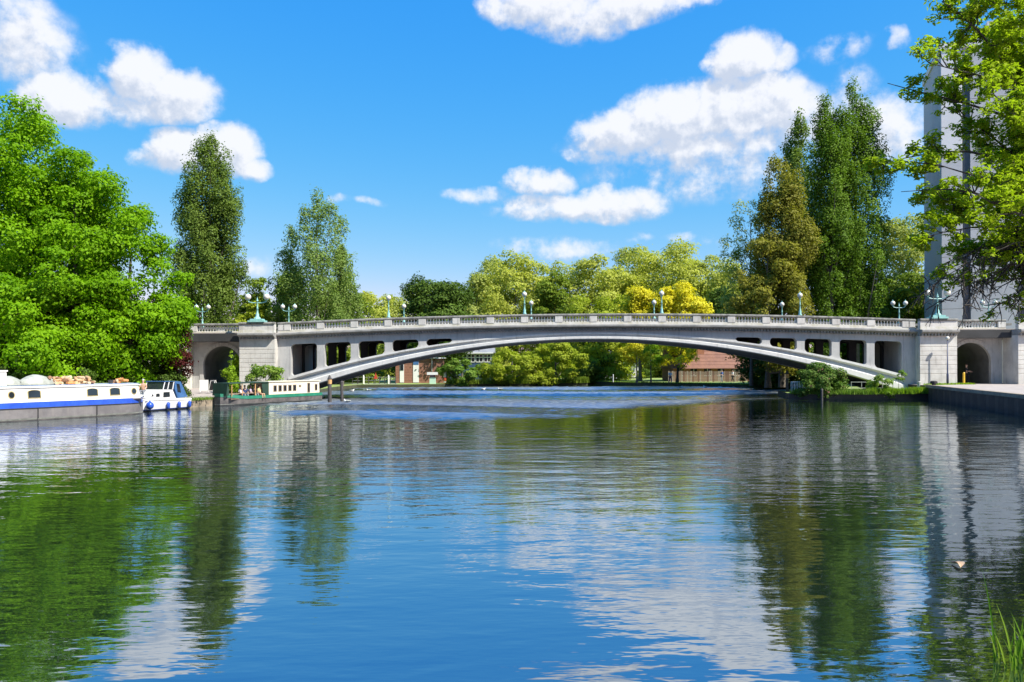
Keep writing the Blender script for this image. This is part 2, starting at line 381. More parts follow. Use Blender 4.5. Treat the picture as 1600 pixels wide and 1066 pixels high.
land('planter_bank', [(24.2,69.6),(27,68.4),(35.3,67.5),(35.5,77.9),(26,77.9)], .5, M['grass'], M['wetwood'])
land('towpath', [(35.45,68.2),(33.2,60),(29.6,46),(24.5,26),(9.5,7),(5.5,2),(-8,-1.5),(-8,-40),(200,-40),(300,77.9),(35.45,77.9)], 1.2, M['paving'], M['wetwood'])
# coping timber along the right quay
cp = MB()
e = [(35.45,68.2),(33.2,60),(29.6,46),(24.5,26)]
for (x0,y0),(x1,y1) in zip(e, e[1:]):
    d = Vector((x1-x0,y1-y0)); nrm = Vector((d.y,-d.x)).normalized()
    a = Vector((x0,y0)); b = Vector((x1,y1)); w = nrm*-.35
    p = [a+nrm*.06, b+nrm*.06, b+w, a+w]
    cp.poly_prism([tuple(q) for q in p][::-1], 1.02, 1.26)
cp.obj('quay_kerb', M['quay'], kind='structure')
# timber piles of the right quay wall
wall = thing('quay_wall', 'dark timber quay wall below the pale towpath at the right', 'wall', (29.6,46,0))
for i in range(26):
    t = i/25.0; y = 68.0-t*42
    x = np.interp(y, [26,46,60,68.2], [24.5,29.6,33.2,35.45])
    MB().box(x-.07-29.6, x+.10-29.6, y-.35-46, y+.35-46, -.6, 1.0+random.uniform(-.06,.02)).obj('post', M['wetwood'], wall)

# ------------------------------------------------------------------ bridge
BX, BY, BT = 7.35, 72.0, R(-1.5)
WD = 8.5
bridge = thing('road_bridge', 'long pale concrete arch road bridge with balustrades spanning the river', 'bridge', (BX,BY,0), BT)
G_ = lambda u: -.0008*min(abs(u), 28.7)**2
zin = lambda u: 5.38-.0063*u*u
zex = lambda u: 5.98-.0051*u*u
FT = lambda u: 6.15+G_(u)
MOD = 3.1
cents = [(k+.5)*MOD for k in range(4, 9)]
ops = []
for c in cents:
    for s_ in (-1, 1): ops.append((s_*c-1.2, s_*c+1.2))
ops.sort()
otop_base = lambda u: 5.50-.0008*(u*u-180)
def shrink(u, a, b, r=.34):
    d = min(u-a, b-u)
    if d >= r: return 0
    d = max(d, 0); return r-math.sqrt(max(0, r*r-(r-d)**2))
def uspan(a, b, n): return [a+(b-a)*i/n for i in range(n+1)]
def dense(a, b):
    us = set(uspan(a, b, 10))
    for i in range(7): us.add(a+.34*(i/6)**1.6); us.add(b-.34*(i/6)**1.6)
    return sorted(us)
def spandrel(y0, y1, front):
    mt = M['conc'] if front else M['dark']  # inner and rear rows get the colour darkened for shade
    w = MB()
    for (a, b) in ops:
        us = dense(a, b)
        rr = lambda u: min(shrink(u, a, b), max(0.0, (otop_base(u)-zex(u))*.5-.02))
        w.band(us, lambda u: max(otop_base(u)-rr(u), zex(u)+.01), lambda u: FT(u)+.1, y0, y1, caps=False)
    for (a, b) in ops:
        us = dense(a, b)
        w.band(us, lambda u: zex(u)-.3, lambda u: min(zex(u)+min(shrink(u, a, b), max(0.0, (otop_base(u)-zex(u))*.5)), otop_base(u)), y0+.002, y1-.002, caps=False)
    w.band(uspan(ops[4][1], ops[5][0], 40), lambda u: zex(u)-.3, lambda u: FT(u)+.1, y0, y1)
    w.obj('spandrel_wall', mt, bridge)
    edges = [(-27.7, ops[0][0])]+[(ops[i][1], ops[i+1][0]) for i in range(9) if i != 4]+[(ops[9][1], 27.7)]
    for a, b in edges:
        MB().band(uspan(a, b, 3), lambda u: zex(u)-.3, lambda u: FT(u)+.1, y0-.003, y1).obj('spandrel_column', mt, bridge)
spandrel(0, .55, True)
spandrel(WD*.5-.25, WD*.5+.25, False)
spandrel(WD-.55, WD, False)
us = uspan(-27.75, 27.75, 90)
def ribsec(u):
    a, b = zin(u), zex(u); t = b-a
    k = min(1, max(.35, (abs(u)-6)/9))           # mouldings flatten out towards the crown
    return [(.5,a),(-.10,a),(-.14,a+.06),(-.14,a+.36*t+.04),(-.02,a+.42*t+.04),(.04,a+.44*t),(.04,b-.27*t),(-.04,b-.25*t),(-.16*k,b-.16*t),(-.16*k,b),(.5,b)]
def part_rib(i0, i1, name, mat, inset=0):
    mb = MB(); n = len(us); sec = [ribsec(u) for u in us]; vs = []; fs = []
    m_ = i1-i0+1
    for k, u in enumerate(us): vs += [(u,)+sec[k][j] for j in range(i0, i1+1)]
    for i in range(n-1):
        for j in range(m_-1): a = i*m_+j; fs.append((a, a+m_, a+m_+1, a+1))
    return mb.add(vs, fs).obj(name, mat, bridge)
part_rib(0, 5, 'arch_rib', M['rib']); part_rib(5, 6, 'rib_groove', M['groove']); part_rib(6, 10, 'arch_lip', M['rib'])
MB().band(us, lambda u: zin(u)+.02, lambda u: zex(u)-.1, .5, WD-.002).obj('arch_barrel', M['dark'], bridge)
MB().band(us, lambda u: zin(u)-.01, lambda u: zex(u)-.05, WD-.5, WD+.1).obj('arch_rib', M['conc'], bridge)
MB().band(uspan(-42, 42, 84), lambda u: 6.0+G_(u), lambda u: 6.72+G_(u), .1, WD-.1).obj('deck', M['dark'], bridge)
MB().band(uspan(-42, 42, 84), lambda u: 6.722+G_(u), lambda u: 6.82+G_(u), .62, 2.0).obj('pavement', M['paving'], bridge)
# planes of the facade along u: (u0, u1, y offset)
SEG = [(-60,-40.5,.9),(-40.5,-37.3,-.85),(-37.3,-32.0,1.05),(-32.0,-28.75,-.85),(-28.75,28.75,0),(28.75,32.0,-.85),(32.0,37.3,1.05),(37.3,40.5,-.85),(40.5,60,.9)]
dent = MB()
for a, b, y in SEG:
    n = max(2, int((b-a)/1.0)); uu = uspan(a, b, n)
    pj = .5
    yb = max(.55, y+.5)
    MB().sweep(uu, lambda u: [(yb, 6.22+G_(u)),(y-.06, 6.22+G_(u)),(y-.10, 6.34+G_(u)),(y-.30, 6.40+G_(u)),(y-pj+.06, 6.46+G_(u)),(y-pj, 6.52+G_(u)),(y-pj, 6.66+G_(u)),(y-.42, 6.72+G_(u)),(yb, 6.74+G_(u))]).obj('cornice', M['cornice'], bridge)
    u = a+.14
    while u < b-.1 and abs(a) < 41 and abs(b) < 41:
        dent.box(u-.07, u+.07, y-.26, y-.03, 6.17+G_(u), 6.37+G_(u)); u += .28
    MB().band(uu, lambda u: 6.73+G_(u), lambda u: 6.97+G_(u), y-.10, y+.40).obj('plinth', M['moss'], bridge)
    MB().sweep(uu, lambda u: [(y+.40, 7.47+G_(u)),(y-.10, 7.47+G_(u)),(y-.16, 7.53+G_(u)),(y-.16, 7.62+G_(u)),(y-.08, 7.69+G_(u)),(y+.40, 7.69+G_(u))]).obj('coping', M['coping'], bridge)
    if y < -.5: MB().chamfer(a, b, y-.07, y+.38, 6.95+G_(a), 7.48+G_(a), .01).obj('parapet_panel', M['stone'], bridge)
dent.obj('dentil_course', M['cornice'], bridge, kind='stuff')
ped = lambda u, y, w=.34: MB().chamfer(u-w, u+w, y-.13, y+.42, 6.94+G_(u), 7.49+G_(u), .015).obj('pedestal', M['stone'], bridge)
for k in range(-9, 10): ped(k*MOD, 0)
for s_ in (-1, 1):
    for u in (32.35, 36.95): ped(s_*u, 1.05)
    ped(s_*28.4, 0, .3)
bal = MB().lathe([(.075,0),(.075,.04),(.04,.07),(.045,.10),(.085,.20),(.08,.27),(.045,.38),(.035,.41),(.07,.44),(.075,.50)], n=8).mesh('baluster', M['balwhite'], True)
for k in range(-9, 9):
    for j in range(9):
        u = k*MOD+.34+(j+.5)*(MOD-.68)/9; link('baluster', bal, bridge, (u, .13, 6.96+G_(u)))
for s_ in (-1, 1):
    for j in range(15):
        u = s_*(32.7+(j+.5)*3.9/15); link('baluster', bal, bridge, (u, 1.18, 6.96+G_(u)))
# far parapet
MB().band(uspan(-42, 42, 84), lambda u: 6.72+G_(u), lambda u: 6.97+G_(u), WD-.5, WD).obj('plinth', M['stone'], bridge)
MB().band(uspan(-42, 42, 84), lambda u: 7.47+G_(u), lambda u: 7.69+G_(u), WD-.5, WD+.05).obj('coping', M['coping'], bridge)
for k in range(-13, 14): MB().box(k*MOD-.34, k*MOD+.34, WD-.48, WD+.02, 6.96+G_(k*MOD), 7.48+G_(k*MOD)).obj('pedestal', M['stone'], bridge)
fb = MB()
for k in range(-13, 13):
    for j in range(9):
        u = k*MOD+.34+(j+.5)*(MOD-.68)/9; fb.lathe([(.06,0),(.08,.2),(.04,.4),(.06,.5)], (u, WD-.24, 6.97+G_(u)), 5)
fb.obj('rear_balusters', M['stone'], bridge, kind='stuff')
# abutments
def solid(u0, u1, y0, y1, z0, z1, mat='conc', name='abutment'): return MB().box(min(u0,u1), max(u0,u1), y0, y1, z0, z1).obj(name, M[mat], bridge)
ZT = 6.2+G_(29)
for s_ in (-1, 1):
    solid(s_*27.72, s_*28.76, 0, WD, -.5, ZT+.05)
    solid(s_*28.75, s_*32.0, -.72, 1.5, -.5, ZT, 'stone')
    solid(s_*37.3, s_*40.5, -.72, 1.5, -.5, ZT, 'stone')
    solid(s_*40.5, s_*62, 1.2, 3, -.5, ZT, 'stone')
    for (a, b) in ((28.75, 32.0), (37.3, 40.5)):                      # rusticated courses
        z = 1.0
        hs_ = [1.15]+[.40]*7
        for i, hh in enumerate(hs_):
            if i == 7: hh = ZT-z
            lo, hi = min(s_*a, s_*b), max(s_*a, s_*b)
            MB().chamfer(lo+.0, hi-.0, -.85, -.70, z+.008, z+hh-.012, .022).obj('stone_course', M['stone'], bridge)
            z += hh
    # tunnel bay
    tc_, tr, sp_, y0 = s_*34.5, 1.75, 3.2, 1.55
    ya, yb = tc_-tr, tc_+tr
    arc = lambda u: sp_+math.sqrt(max(0, tr*tr-(u-tc_)**2))
    uu = [tc_-tr*math.cos(math.pi*i/28) for i in range(29)]
    wl = MB(); wl.band(uu, arc, lambda u: ZT, y0, WD, caps=False)
    wl.box(min(s_*32.0, ya if s_ > 0 else yb), max(s_*32.0, ya if s_ > 0 else yb), y0, WD, -.5, ZT)
    wl.box(min(s_*37.3, yb if s_ > 0 else ya), max(s_*37.3, yb if s_ > 0 else ya), y0, WD, -.5, ZT)
    wl.obj('tunnel_wall', M['conc'], bridge)
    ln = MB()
    for i in range(28):                                              # dark sheet just inside the opening, tunnel shade in its colour
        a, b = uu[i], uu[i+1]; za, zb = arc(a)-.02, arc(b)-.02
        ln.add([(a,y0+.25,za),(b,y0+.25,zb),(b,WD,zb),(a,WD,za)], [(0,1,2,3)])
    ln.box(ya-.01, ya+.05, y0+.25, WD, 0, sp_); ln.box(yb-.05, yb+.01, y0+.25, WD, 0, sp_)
    ln.obj('tunnel_shade_lining', M['tunnel'], bridge)
    for i in range(15):                                              # archivolt of voussoirs
        t0, t1 = math.pi*i/15+.006, math.pi*(i+1)/15-.006
        q = [(tc_-math.cos(t)*r_, sp_+math.sin(t)*r_) for t, r_ in ((t0,tr+.01),(t1,tr+.01),(t1,tr+.34),(t0,tr+.34))]
        MB().xz_prism(q[::-1], y0-.07, y0+.05).obj('voussoir', M['conc'], bridge)
    for sd_ in (-1, 1):
        MB().box(tc_+sd_*(tr+.17)-.17, tc_+sd_*(tr+.17)+.17, y0-.07, y0+.05, 1.0, sp_-.01).obj('jamb', M['conc'], bridge)

# paving in front of the tunnels (the left quay climbs towards the bridge)
MB().add([(-24.6,60.6,.556),(-22.6,62.8,.556),(-21.6,67,.75),(-21.1,70.8,1.0),(-21.1,84,1.0),(-36,84,1.0),(-36,70,1.0),(-32,62,.556)], [(0,1,6,7),(1,2,6),(2,3,6),(3,4,5,6)]).obj('quay_ramp', M['paving'], kind='structure')

# ------------------------------------------------------------------ lamps
def b2w(u, y, z):
    c, s_ = math.cos(BT), math.sin(BT); return (BX+u*c-y*s_, BY+u*s_+y*c, z)
def lamp(u, y, z, H, double, label, big=False, name='street_lamp'):
    t = thing(name, label, 'street lamp', b2w(u, y, z), BT, 'verdigris street lamps on the bridge')
    k = 1.35 if big else 1
    bz = 0
    if big:
        MB().box(-.75,.75,-.45,.45,0,.16).box(-.55,.55,-.36,.36,.16,.30).obj('base', M['verdigris'], t); bz = .3
        MB().lathe([(.34,bz),(.26,bz+.12),(.14,bz+.24),(.11,bz+.5)], n=8).obj('pedestal', M['verdigris'], t)
    MB().lathe([(.17*k,bz),(.17*k,bz+.1),(.11*k,bz+.2),(.12*k,bz+.4),(.075*k,bz+.5),(.06*k,H*.55),(.085*k,H*.56),(.05*k,H*.6),(.045*k,H*.86),(.09*k,H*.88),(.05*k,H*.92)], n=9).obj('column', M['verdigris'], t, True)
    gr = .23 if not big else .29
    def globe(x):
        z0 = H*.92
        MB().lathe([(.04,z0-.06),(.12*k,z0),(.14*k,z0+.04)], (x,0,0), 8).obj('lamp_holder', M['verdigris'], t)
        g_ = MB().ball((x,0,z0+gr*.95), gr, 12, 9).obj('globe', M['globe'], t, True)
        MB().lathe([(gr*.55,z0+gr*1.78),(gr*.30,z0+gr*1.95),(.03,z0+gr*2.1),(.035,z0+gr*2.3),(.005,z0+gr*2.5)], (x,0,0), 8).obj('finial', M['verdigris'], g_)
    if double:
        ax = .62 if not big else .85
        for sx in (-1, 1):
            MB().tube([(0,0,H*.80),(sx*ax*.5,0,H*.80),(sx*ax*.9,0,H*.84),(sx*ax,0,H*.90)], .035*k, 6).obj('arm', M['verdigris'], t)
            globe(sx*ax)
        MB().lathe([(.05,H*.9),(.07,H*.95),(.02,H*1.0),(.01,H*1.06)], n=8).obj('finial', M['verdigris'], t)
    else: globe(0)
    return t
yf, yr = .15, WD-.25
lamp(-18.6, yf, 7.69+G_(18.6), 1.75, False, 'single globe lamp on the near balustrade, left of the dark round tree')
lamp(-6.2, yf, 7.69+G_(6.2), 1.75, False, 'single globe lamp on the near balustrade just left of the bridge crown')
lamp(6.2, yf, 7.69+G_(6.2), 1.75, False, 'single globe lamp on the near balustrade before the yellow tree')
lamp(18.6, yf, 7.69+G_(18.6), 1.75, False, 'single globe lamp on the near balustrade before the tall right poplars')
lamp(-30.4, -.65, 7.69+G_(30), 2.2, True, 'large twin globe lamp on the left abutment pier', True)
lamp(30.4, -.65, 7.69+G_(30), 2.2, True, 'large twin globe lamp on the right abutment pier', True)
yl = 8.25
for px, dbl, lab in ((628,False,'smaller single globe lamp on the far parapet touching the dark round tree'),(827,False,'smaller single globe lamp on the far parapet just behind the crown lamp'),
                (1019,False,'smaller single globe lamp on the far parapet amid the yellow tree'),(1219,False,'smaller single globe lamp on the far parapet below the bronze tree'),
                (448,True,'smaller twin globe lamp on the far parapet below the airy left tree'),(1402,True,'smaller twin globe lamp on the far parapet between poplars and tower'),
                (313,True,'twin globe lamp at the far left end beside the maple crown'),(1542,True,'twin globe lamp at the far right end before the tower windows')):
    k = (px-800)/F; Y0 = BY+yl; u = ((k*Y0)-BX)
    u = u-.0262*u*k
    lamp(u, yl, 7.69+G_(u), 1.55 if not dbl else 2.0, dbl, lab)

# ------------------------------------------------------------------ foliage
def leaves(mb_pts, nrm, size, rng, tint, name, mat, parent, aspect=.62, kind=None, label=None):
    n = len(mb_pts)
    nr = nrm+rng.normal(0, .5, (n,3)); nr /= np.linalg.norm(nr, axis=1)[:,None]+1e-9
    ref = rng.normal(0, 1, (n,3)); a = np.cross(nr, ref); a /= np.linalg.norm(a, axis=1)[:,None]+1e-9
    b = np.cross(nr, a); s = (size*rng.uniform(.55, 1.3, n))[:,None]
    v = np.empty((n,4,3)); bend = nr*s*.18
    v[:,0] = mb_pts-a*s*.5; v[:,1] = mb_pts+b*s*aspect*.5+bend; v[:,2] = mb_pts+a*s*.5; v[:,3] = mb_pts-b*s*aspect*.5+bend
    me = bpy.data.meshes.new(name); me.vertices.add(4*n); me.vertices.foreach_set('co', v.reshape(-1).astype('f'))
    me.loops.add(4*n); me.loops.foreach_set('vertex_index', np.arange(4*n, dtype='i'))
    me.polygons.add(n); me.polygons.foreach_set('loop_start', np.arange(0, 4*n, 4, dtype='i'))
    at_ = me.attributes.new('tint', 'FLOAT', 'POINT'); at_.data.foreach_set('value', np.repeat(tint, 4).astype('f'))
    me.materials.append(mat); me.update(); me.validate()
    return link(name, me, parent)
def clump_points(rng, cen, rad, nper, zsq, fill=.45, updrop=.45):
    """leaves on and just inside each clump's shell; the underside is thinner"""
    N = len(cen); w = rad**2/np.sum(rad**2); cnt = rng.multinomial(nper, w)
    idx = np.repeat(np.arange(N), cnt); n = len(idx)
    d = rng.normal(0, 1, (n,3)); d /= np.linalg.norm(d, axis=1)[:,None]
    flip = (d[:,2] < -.1) & (rng.random(n) < updrop); d[flip,2] *= -1
    # small secondary bumps so that the clump is itself broken into sprays
    ph = rng.uniform(0, 6.28, (N,3))[idx]
    bump = 1+.22*np.sin(d[:,0]*5+ph[:,0])*np.sin(d[:,1]*5+ph[:,1])+.14*np.sin(d[:,2]*8+ph[:,2])
    r = rad[idx]*(fill+(1-fill)*rng.random(n)**.5)*bump
    spr = rng.random(n) < .06; r[spr] *= rng.uniform(1.0, 1.4, spr.sum())
    p = cen[idx]+d*r[:,None]*np.array([1,1,zsq])
    return p, d, idx
def tree(label, base, H, z0, Rm, prof, nc, rc, leaf, nleaf, mat, zsq=.75, bark='bark', tr=.3, depth=1.0, seed=1, group=None, name='broadleaf_tree', limbs=10, tilt=(0,0), inner=.35, cat='tree', aspect=.62, tints=None, leaders=0):
    rng = np.random.default_rng(seed)
    t = thing(name, label, cat, base, 0, group)
    zz = np.linspace(0, 1, 60); pr = np.array([max(.02, prof(z)) for z in zz]); pw = pr*(pr+.25) if not leaders else pr+.12; pw /= pw.sum()
    z = rng.choice(zz, nc, p=pw)+rng.uniform(-.01, .01, nc)
    th = rng.uniform(0, 2*math.pi, nc); fr = inner+(1-inner)*rng.random(nc)**.6
    lob = 1+.13*np.sin(3*th+seed)+.08*np.sin(5*th+z*9+seed*2)
    rad = np.interp(z, zz, pr)*Rm
    if leaders:
        hs_ = rng.uniform(.84, 1.0, leaders); hs_[rng.integers(leaders)] = 1.0
        sec_ = ((th+.35*np.sin(z*5+seed))/(2*math.pi)*leaders).astype(int) % leaders
        z = z*hs_[sec_]; lob *= 1-.16*np.cos((th+.35*np.sin(z*5+seed))*leaders)
    rcl = rc*rng.uniform(.6, 1.35, nc)
    rcl = np.minimum(rcl, np.maximum(rad*.9, rc*.35))
    rr = np.maximum(rad*fr*lob-rcl*.45, 0)
    cen = np.stack([rr*np.cos(th), rr*np.sin(th)*depth, z0+z*(H-z0)-rcl*zsq*.3], 1)
    cen[:,0] += tilt[0]*z; cen[:,1] += tilt[1]*z
    cen[:,2] = np.minimum(cen[:,2], H-rcl*zsq*.5)
    p, d, idx = clump_points(rng, cen, rcl, nleaf, zsq)
    out = p-np.array([0,0,(z0+H)/2]); out /= np.linalg.norm(out, axis=1)[:,None]+1e-9
    nr = d*.75+out*.4+np.array([0,0,.35])
    ct = rng.normal(.45, .17, nc)
    tint = np.clip(ct[idx]+rng.normal(0, .16, len(p)), 0, 1)
    if tints is not None: tint = np.clip(tints(p, rng, tint), 0, 1)
    keep = p[:,2]+base[2] > .15
    leaves(p[keep], nr[keep], leaf, rng, tint[keep], 'crown', mat, t, aspect)
    tb = MB(); top = z0+(H-z0)*.8
    n_ = 8; tp = [(tilt[0]*(i/n_)**2*.8+.12*tr*math.sin(i*1.7+seed), .12*tr*math.cos(i*1.3+seed), top*i/n_) for i in range(n_+1)]
    tb.tube(tp, [tr*(1.35 if i == 0 else 1-.85*i/n_) for i in range(n_+1)], 8)
    order = rng.permutation(nc)[:limbs]
    for i in order:
        c = cen[i]; zs = max(z0*.7, min(top*.9, c[2]-math.hypot(c[0], c[1])*(.7 if zsq < 1 else 2.5)))
        k = zs/top; s0 = Vector((tilt[0]*k*k*.8, 0, zs)); e0 = Vector(c); mid = s0.lerp(e0, .5)+Vector((0,0,(-.08 if zsq < 1 else -.2)*(e0-s0).length))
        r0 = tr*(1-.8*k)*.5
        tb.tube([s0, mid, e0], [r0, r0*.6, r0*.2], 5)
    tb.obj('trunk', M[bark], t)
    return t
dome = lambda z: math.sqrt(max(0, 1-(2*z-1)**2))*.55+.45*math.sqrt(max(0, 1-(max(0, z-.35)/.65)**2))
round_ = lambda z: math.sqrt(max(0, 1-((z-.45)/.56)**2))
def poplar(z): return min(1, .7+z)*(1-(max(0, z-.34)/.68)**2.6)**.8
colm = lambda z: min(1, .72+z)*math.sqrt(max(0, 1-(max(0, z-.45)/.56)**2.6))
mass = lambda z: math.sqrt(max(0, 1-z**4.5))*min(1,.85+z)
conek = lambda z: min(1, .75+z)*(1-(max(0, z-.15)/.86)**1.4)**.9

L = {}
L['maple'] = leafmat('maple_leaf', (.11,.25,.003), (.25,.46,.006), .42)
L['purple'] = leafmat('purple_leaf', (.05,.010,.010), (.12,.025,.022), .25)
L['poplar'] = leafmat('poplar_leaf', (.10,.16,.024), (.19,.27,.045), .32)
L['poplar_r'] = leafmat('right_poplar_leaf', (.075,.15,.012), (.18,.29,.025), .34)
L['poplar_l'] = leafmat('pale_poplar_leaf', (.14,.22,.045), (.29,.39,.10), .38)
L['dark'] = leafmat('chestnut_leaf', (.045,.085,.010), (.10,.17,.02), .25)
L['pale'] = leafmat('young_leaf', (.33,.36,.05), (.50,.53,.10), .4)
L['pale2'] = leafmat('young_grey_leaf', (.28,.32,.07), (.43,.47,.12), .4)
L['yellow'] = leafmat('golden_leaf', (.55,.50,.02), (.74,.66,.05), .38)
L['bronze'] = leafmat('bronze_leaf', (.16,.165,.022), (.30,.29,.045), .38)
L['bronze_g'] = leafmat('bronze_green_leaf', (.18,.18,.022), (.30,.29,.04), .34)
L['mid'] = leafmat('mid_leaf', (.12,.18,.018), (.23,.31,.03), .34)
L['willow'] = leafmat('willow_leaf', (.24,.30,.016), (.38,.44,.04), .38)
L['near'] = leafmat('near_tree_leaf', (.20,.30,.012), (.48,.58,.025), .5)
L['shrub'] = leafmat('shrub_leaf', (.10,.20,.02), (.26,.36,.06), .36)
L['hydr'] = leafmat('flowering_shrub_leaf', (.07,.15,.02), (.17,.26,.05), .33, (.35,.16,.13))
L['sapling'] = leafmat('bright_shrub_leaf', (.17,.30,.015), (.32,.44,.03), .40)

def px_tree(label, px, top, w, Y, z0px, prof, mat, nc, rc, leaf, nleaf, zb=.5, **k):
    """crown centre column px, top row, crown width in photo px, at distance Y"""
    s_ = Y/F; b = at(px, Y, zb)
    return tree(label, b, zat(top, Y)-zb, max(.0, zat(z0px, Y)-zb), w*s_/2, prof, nc, rc, leaf, nleaf, mat, **k)

px_tree('huge bright green maple at the far left behind the blue barge', -40, 118, 430, 62, 600, dome, L['maple'], 150, 1.75, .27, 85000, tr=.55, seed=3, group='bright maples along the left bank')
px_tree('bright green maple second from the left, its crown sloping to the boats', 118, 232, 262, 60, 600, dome, L['maple'], 95, 1.45, .26, 60000, tr=.4, seed=5, group='bright maples along the left bank')
px_tree('bright green maple nearest the bridge above the white cabin cruiser', 204, 318, 190, 61.5, 604, dome, L['maple'], 75, 1.25, .25, 46000, tr=.35, seed=8, group='bright maples along the left bank')
px_tree('bright green maple in front of the huge one at the left edge', 42, 178, 280, 62.5, 600, dome, L['maple'], 95, 1.5, .27, 50000, tr=.4, seed=15, group='bright maples along the left bank')
px_tree('bright green low maple crown behind the barge roof', 30, 420, 260, 56, 597, round_, L['maple'], 60, 1.2, .25, 36000, tr=.3, seed=12, group='bright maples along the left bank')
px_tree('purple leaved small tree against the left abutment', 281, 500, 44, 63.4, 604, round_, L['purple'], 30, .5, .17, 7500, tr=.1, seed=4, cat='tree')
px_tree('narrow poplar top poking above the maples', 132, 226, 55, 95, 500, poplar, L['poplar'], 50, .9, .30, 12000, zsq=1.7, tr=.3, seed=6, name='poplar_tree')
px_tree('tall dense columnar poplar left of the airy tree', 329, 216, 104, 94, 520, colm, L['poplar'], 240, .95, .25, 78000, zsq=1.9, tr=.45, seed=21, name='poplar_tree', limbs=14)
for i, (px, top, w, n) in enumerate(((496,300,112,120),(455,340,80,60),(534,352,72,60))):
    px_tree('airy pale poplar stem, %s of the three beside the columnar poplar' % ('middle and tallest','left','right')[i], px, top, w, 98+i*2.5, 530, colm if i == 0 else conek, L['poplar_l'], n, .8, .27, 8500+n*85, zsq=1.9, tr=.22, seed=30+i, name='poplar_tree', leaders=4, limbs=26, group='airy pale poplars', inner=.15)
BGT = [('far soft green tree filling between the dark chestnut and the airy poplars', 640, 448, 90, 185, L['pale2'], dome, 40, 1.7, 9000),
  ('far pale tree second row behind the twin pale crowns, left', 770, 405, 90, 180, L['pale2'], dome, 60, 2.0, 15000),
  ('far pale tree second row behind the twin pale crowns, middle', 880, 408, 90, 182, L['pale'], dome, 60, 2.0, 15000),
  ('far pale tree second row behind the twin pale crowns, right', 990, 386, 100, 178, L['pale2'], dome, 60, 2.0, 15000),
  ('far pale tree second row behind the yellow tree, right', 1085, 396, 100, 180, L['pale'], dome, 60, 2.0, 15000),
('small leafy green tree behind the large left lamp', 403, 424, 48, 106, L['mid'], round_, 24, 1.1, 6000),
  ('yellowish green tree low behind the left abutment', 398, 466, 60, 100, L['willow'], round_, 24, 1.0, 7000),
  ('green tree low behind the left twin lamps', 440, 440, 70, 116, L['mid'], dome, 30, 1.2, 8000),
  ('rounded mid green tree at the right foot of the airy poplars', 530, 440, 75, 112, L['mid'], dome, 36, 1.2, 10000),
  ('mid green tree behind the columnar poplar foot', 340, 450, 110, 112, L['poplar'], dome, 34, 1.3, 9000),
  ('far pale yellow green tree right of the airy poplars', 575, 457, 80, 170, L['pale'], dome, 36, 1.7, 9000),
  ('far pale tree left of the first near lamp', 612, 462, 70, 175, L['pale2'], dome, 30, 1.7, 8000),
  ('dark round chestnut tree behind the left part of the bridge', 682, 418, 96, 122, L['dark'], round_, 80, 1.5, 26000),
  ('pale tree between the dark chestnut and the tall pale crowns', 745, 430, 70, 160, L['pale2'], dome, 40, 1.7, 11000),
  ('tall pale spring green tree behind the crown of the bridge, left', 806, 392, 125, 165, L['pale'], dome, 90, 2.0, 26000),
  ('darker pale tree in the dip between the two great pale crowns', 868, 425, 60, 158, L['mid'], dome, 36, 1.5, 10000),
  ('wide pale spring green tree behind the crown, its left dome', 945, 398, 120, 162, L['pale'], dome, 80, 2.0, 24000),
  ('widest and tallest pale spring green tree above the yellow tree', 1035, 379, 150, 165, L['pale'], dome, 100, 2.2, 30000),
  ('pale green tree right of the yellow tree', 1110, 402, 90, 160, L['pale2'], dome, 60, 1.8, 18000),
  ('pale green tree at the left edge of the bronze tree', 1150, 415, 80, 150, L['pale'], dome, 50, 1.7, 14000),
  ('low olive tree left of the yellow tree', 935, 458, 110, 135, L['willow'], dome, 46, 1.4, 14000),
  ('golden yellow tree, left one of the two behind the balustrade', 1000, 447, 80, 124, L['yellow'], dome, 50, 1.1, 15000),
  ('golden yellow tree, right one of the two behind the balustrade', 1062, 444, 100, 122, L['yellow'], dome, 60, 1.1, 19000),
  ('small dark green tree between the yellow tree and the bronze tree', 1128, 450, 50, 128, L['dark'], dome, 26, 1.1, 7000),
  ('pale tree directly left of the office tower', 1412, 330, 95, 118, L['pale2'], dome, 80, 1.5, 22000),
  ('darker low tree at the foot of the office tower', 1420, 430, 90, 105, L['mid'], dome, 50, 1.2, 15000),
  ('green tree low behind the tall poplars', 1330, 420, 90, 106, L['poplar_r'], dome, 40, 1.3, 12000)]
for i, (lab, px, top, w, Y, mt, pf, nc, rc, nl) in enumerate(BGT):
    px_tree(lab, px, top, w*(1.34 if mt is not L['yellow'] else 1.0), Y, 590 if mt is not L['yellow'] else 548, mass if (pf is dome and mt is not L['yellow']) else pf, mt, int(nc*2.0), rc*1.05, .40 if Y < 150 else .52, int(nl*1.6), seed=50+i, tr=.28, limbs=10, group='trees beyond the bridge')
# right hand group
px_tree('tall dark green poplar right of the bronze tree, its right twin stem', 1338, 134, 108, 92, 510, colm, L['poplar_r'], 210, .9, .25, 66000, zsq=2.0, tr=.4, seed=81, name='poplar_tree', leaders=7, limbs=14, group='tall right poplars')
px_tree('tall dark green poplar right of the bronze tree, its left twin stem', 1299, 148, 92, 90, 510, colm, L['poplar_r'], 190, .85, .25, 60000, zsq=2.0, tr=.4, seed=83, name='poplar_tree', leaders=7, limbs=14, group='tall right poplars')
px_tree('lighter poplar rising behind the bronze tree', 1250, 142, 84, 100, 500, poplar, L['poplar'], 100, .95, .32, 22000, zsq=2.0, tr=.35, seed=84, name='poplar_tree', leaders=7, limbs=14, group='tall right poplars')
px_tree('upright bronze leaved tree left of the tall poplars', 1222, 238, 98, 88, 540, poplar, L['bronze'], 150, .9, .27, 40000, zsq=1.4, tr=.35, seed=85, limbs=18)
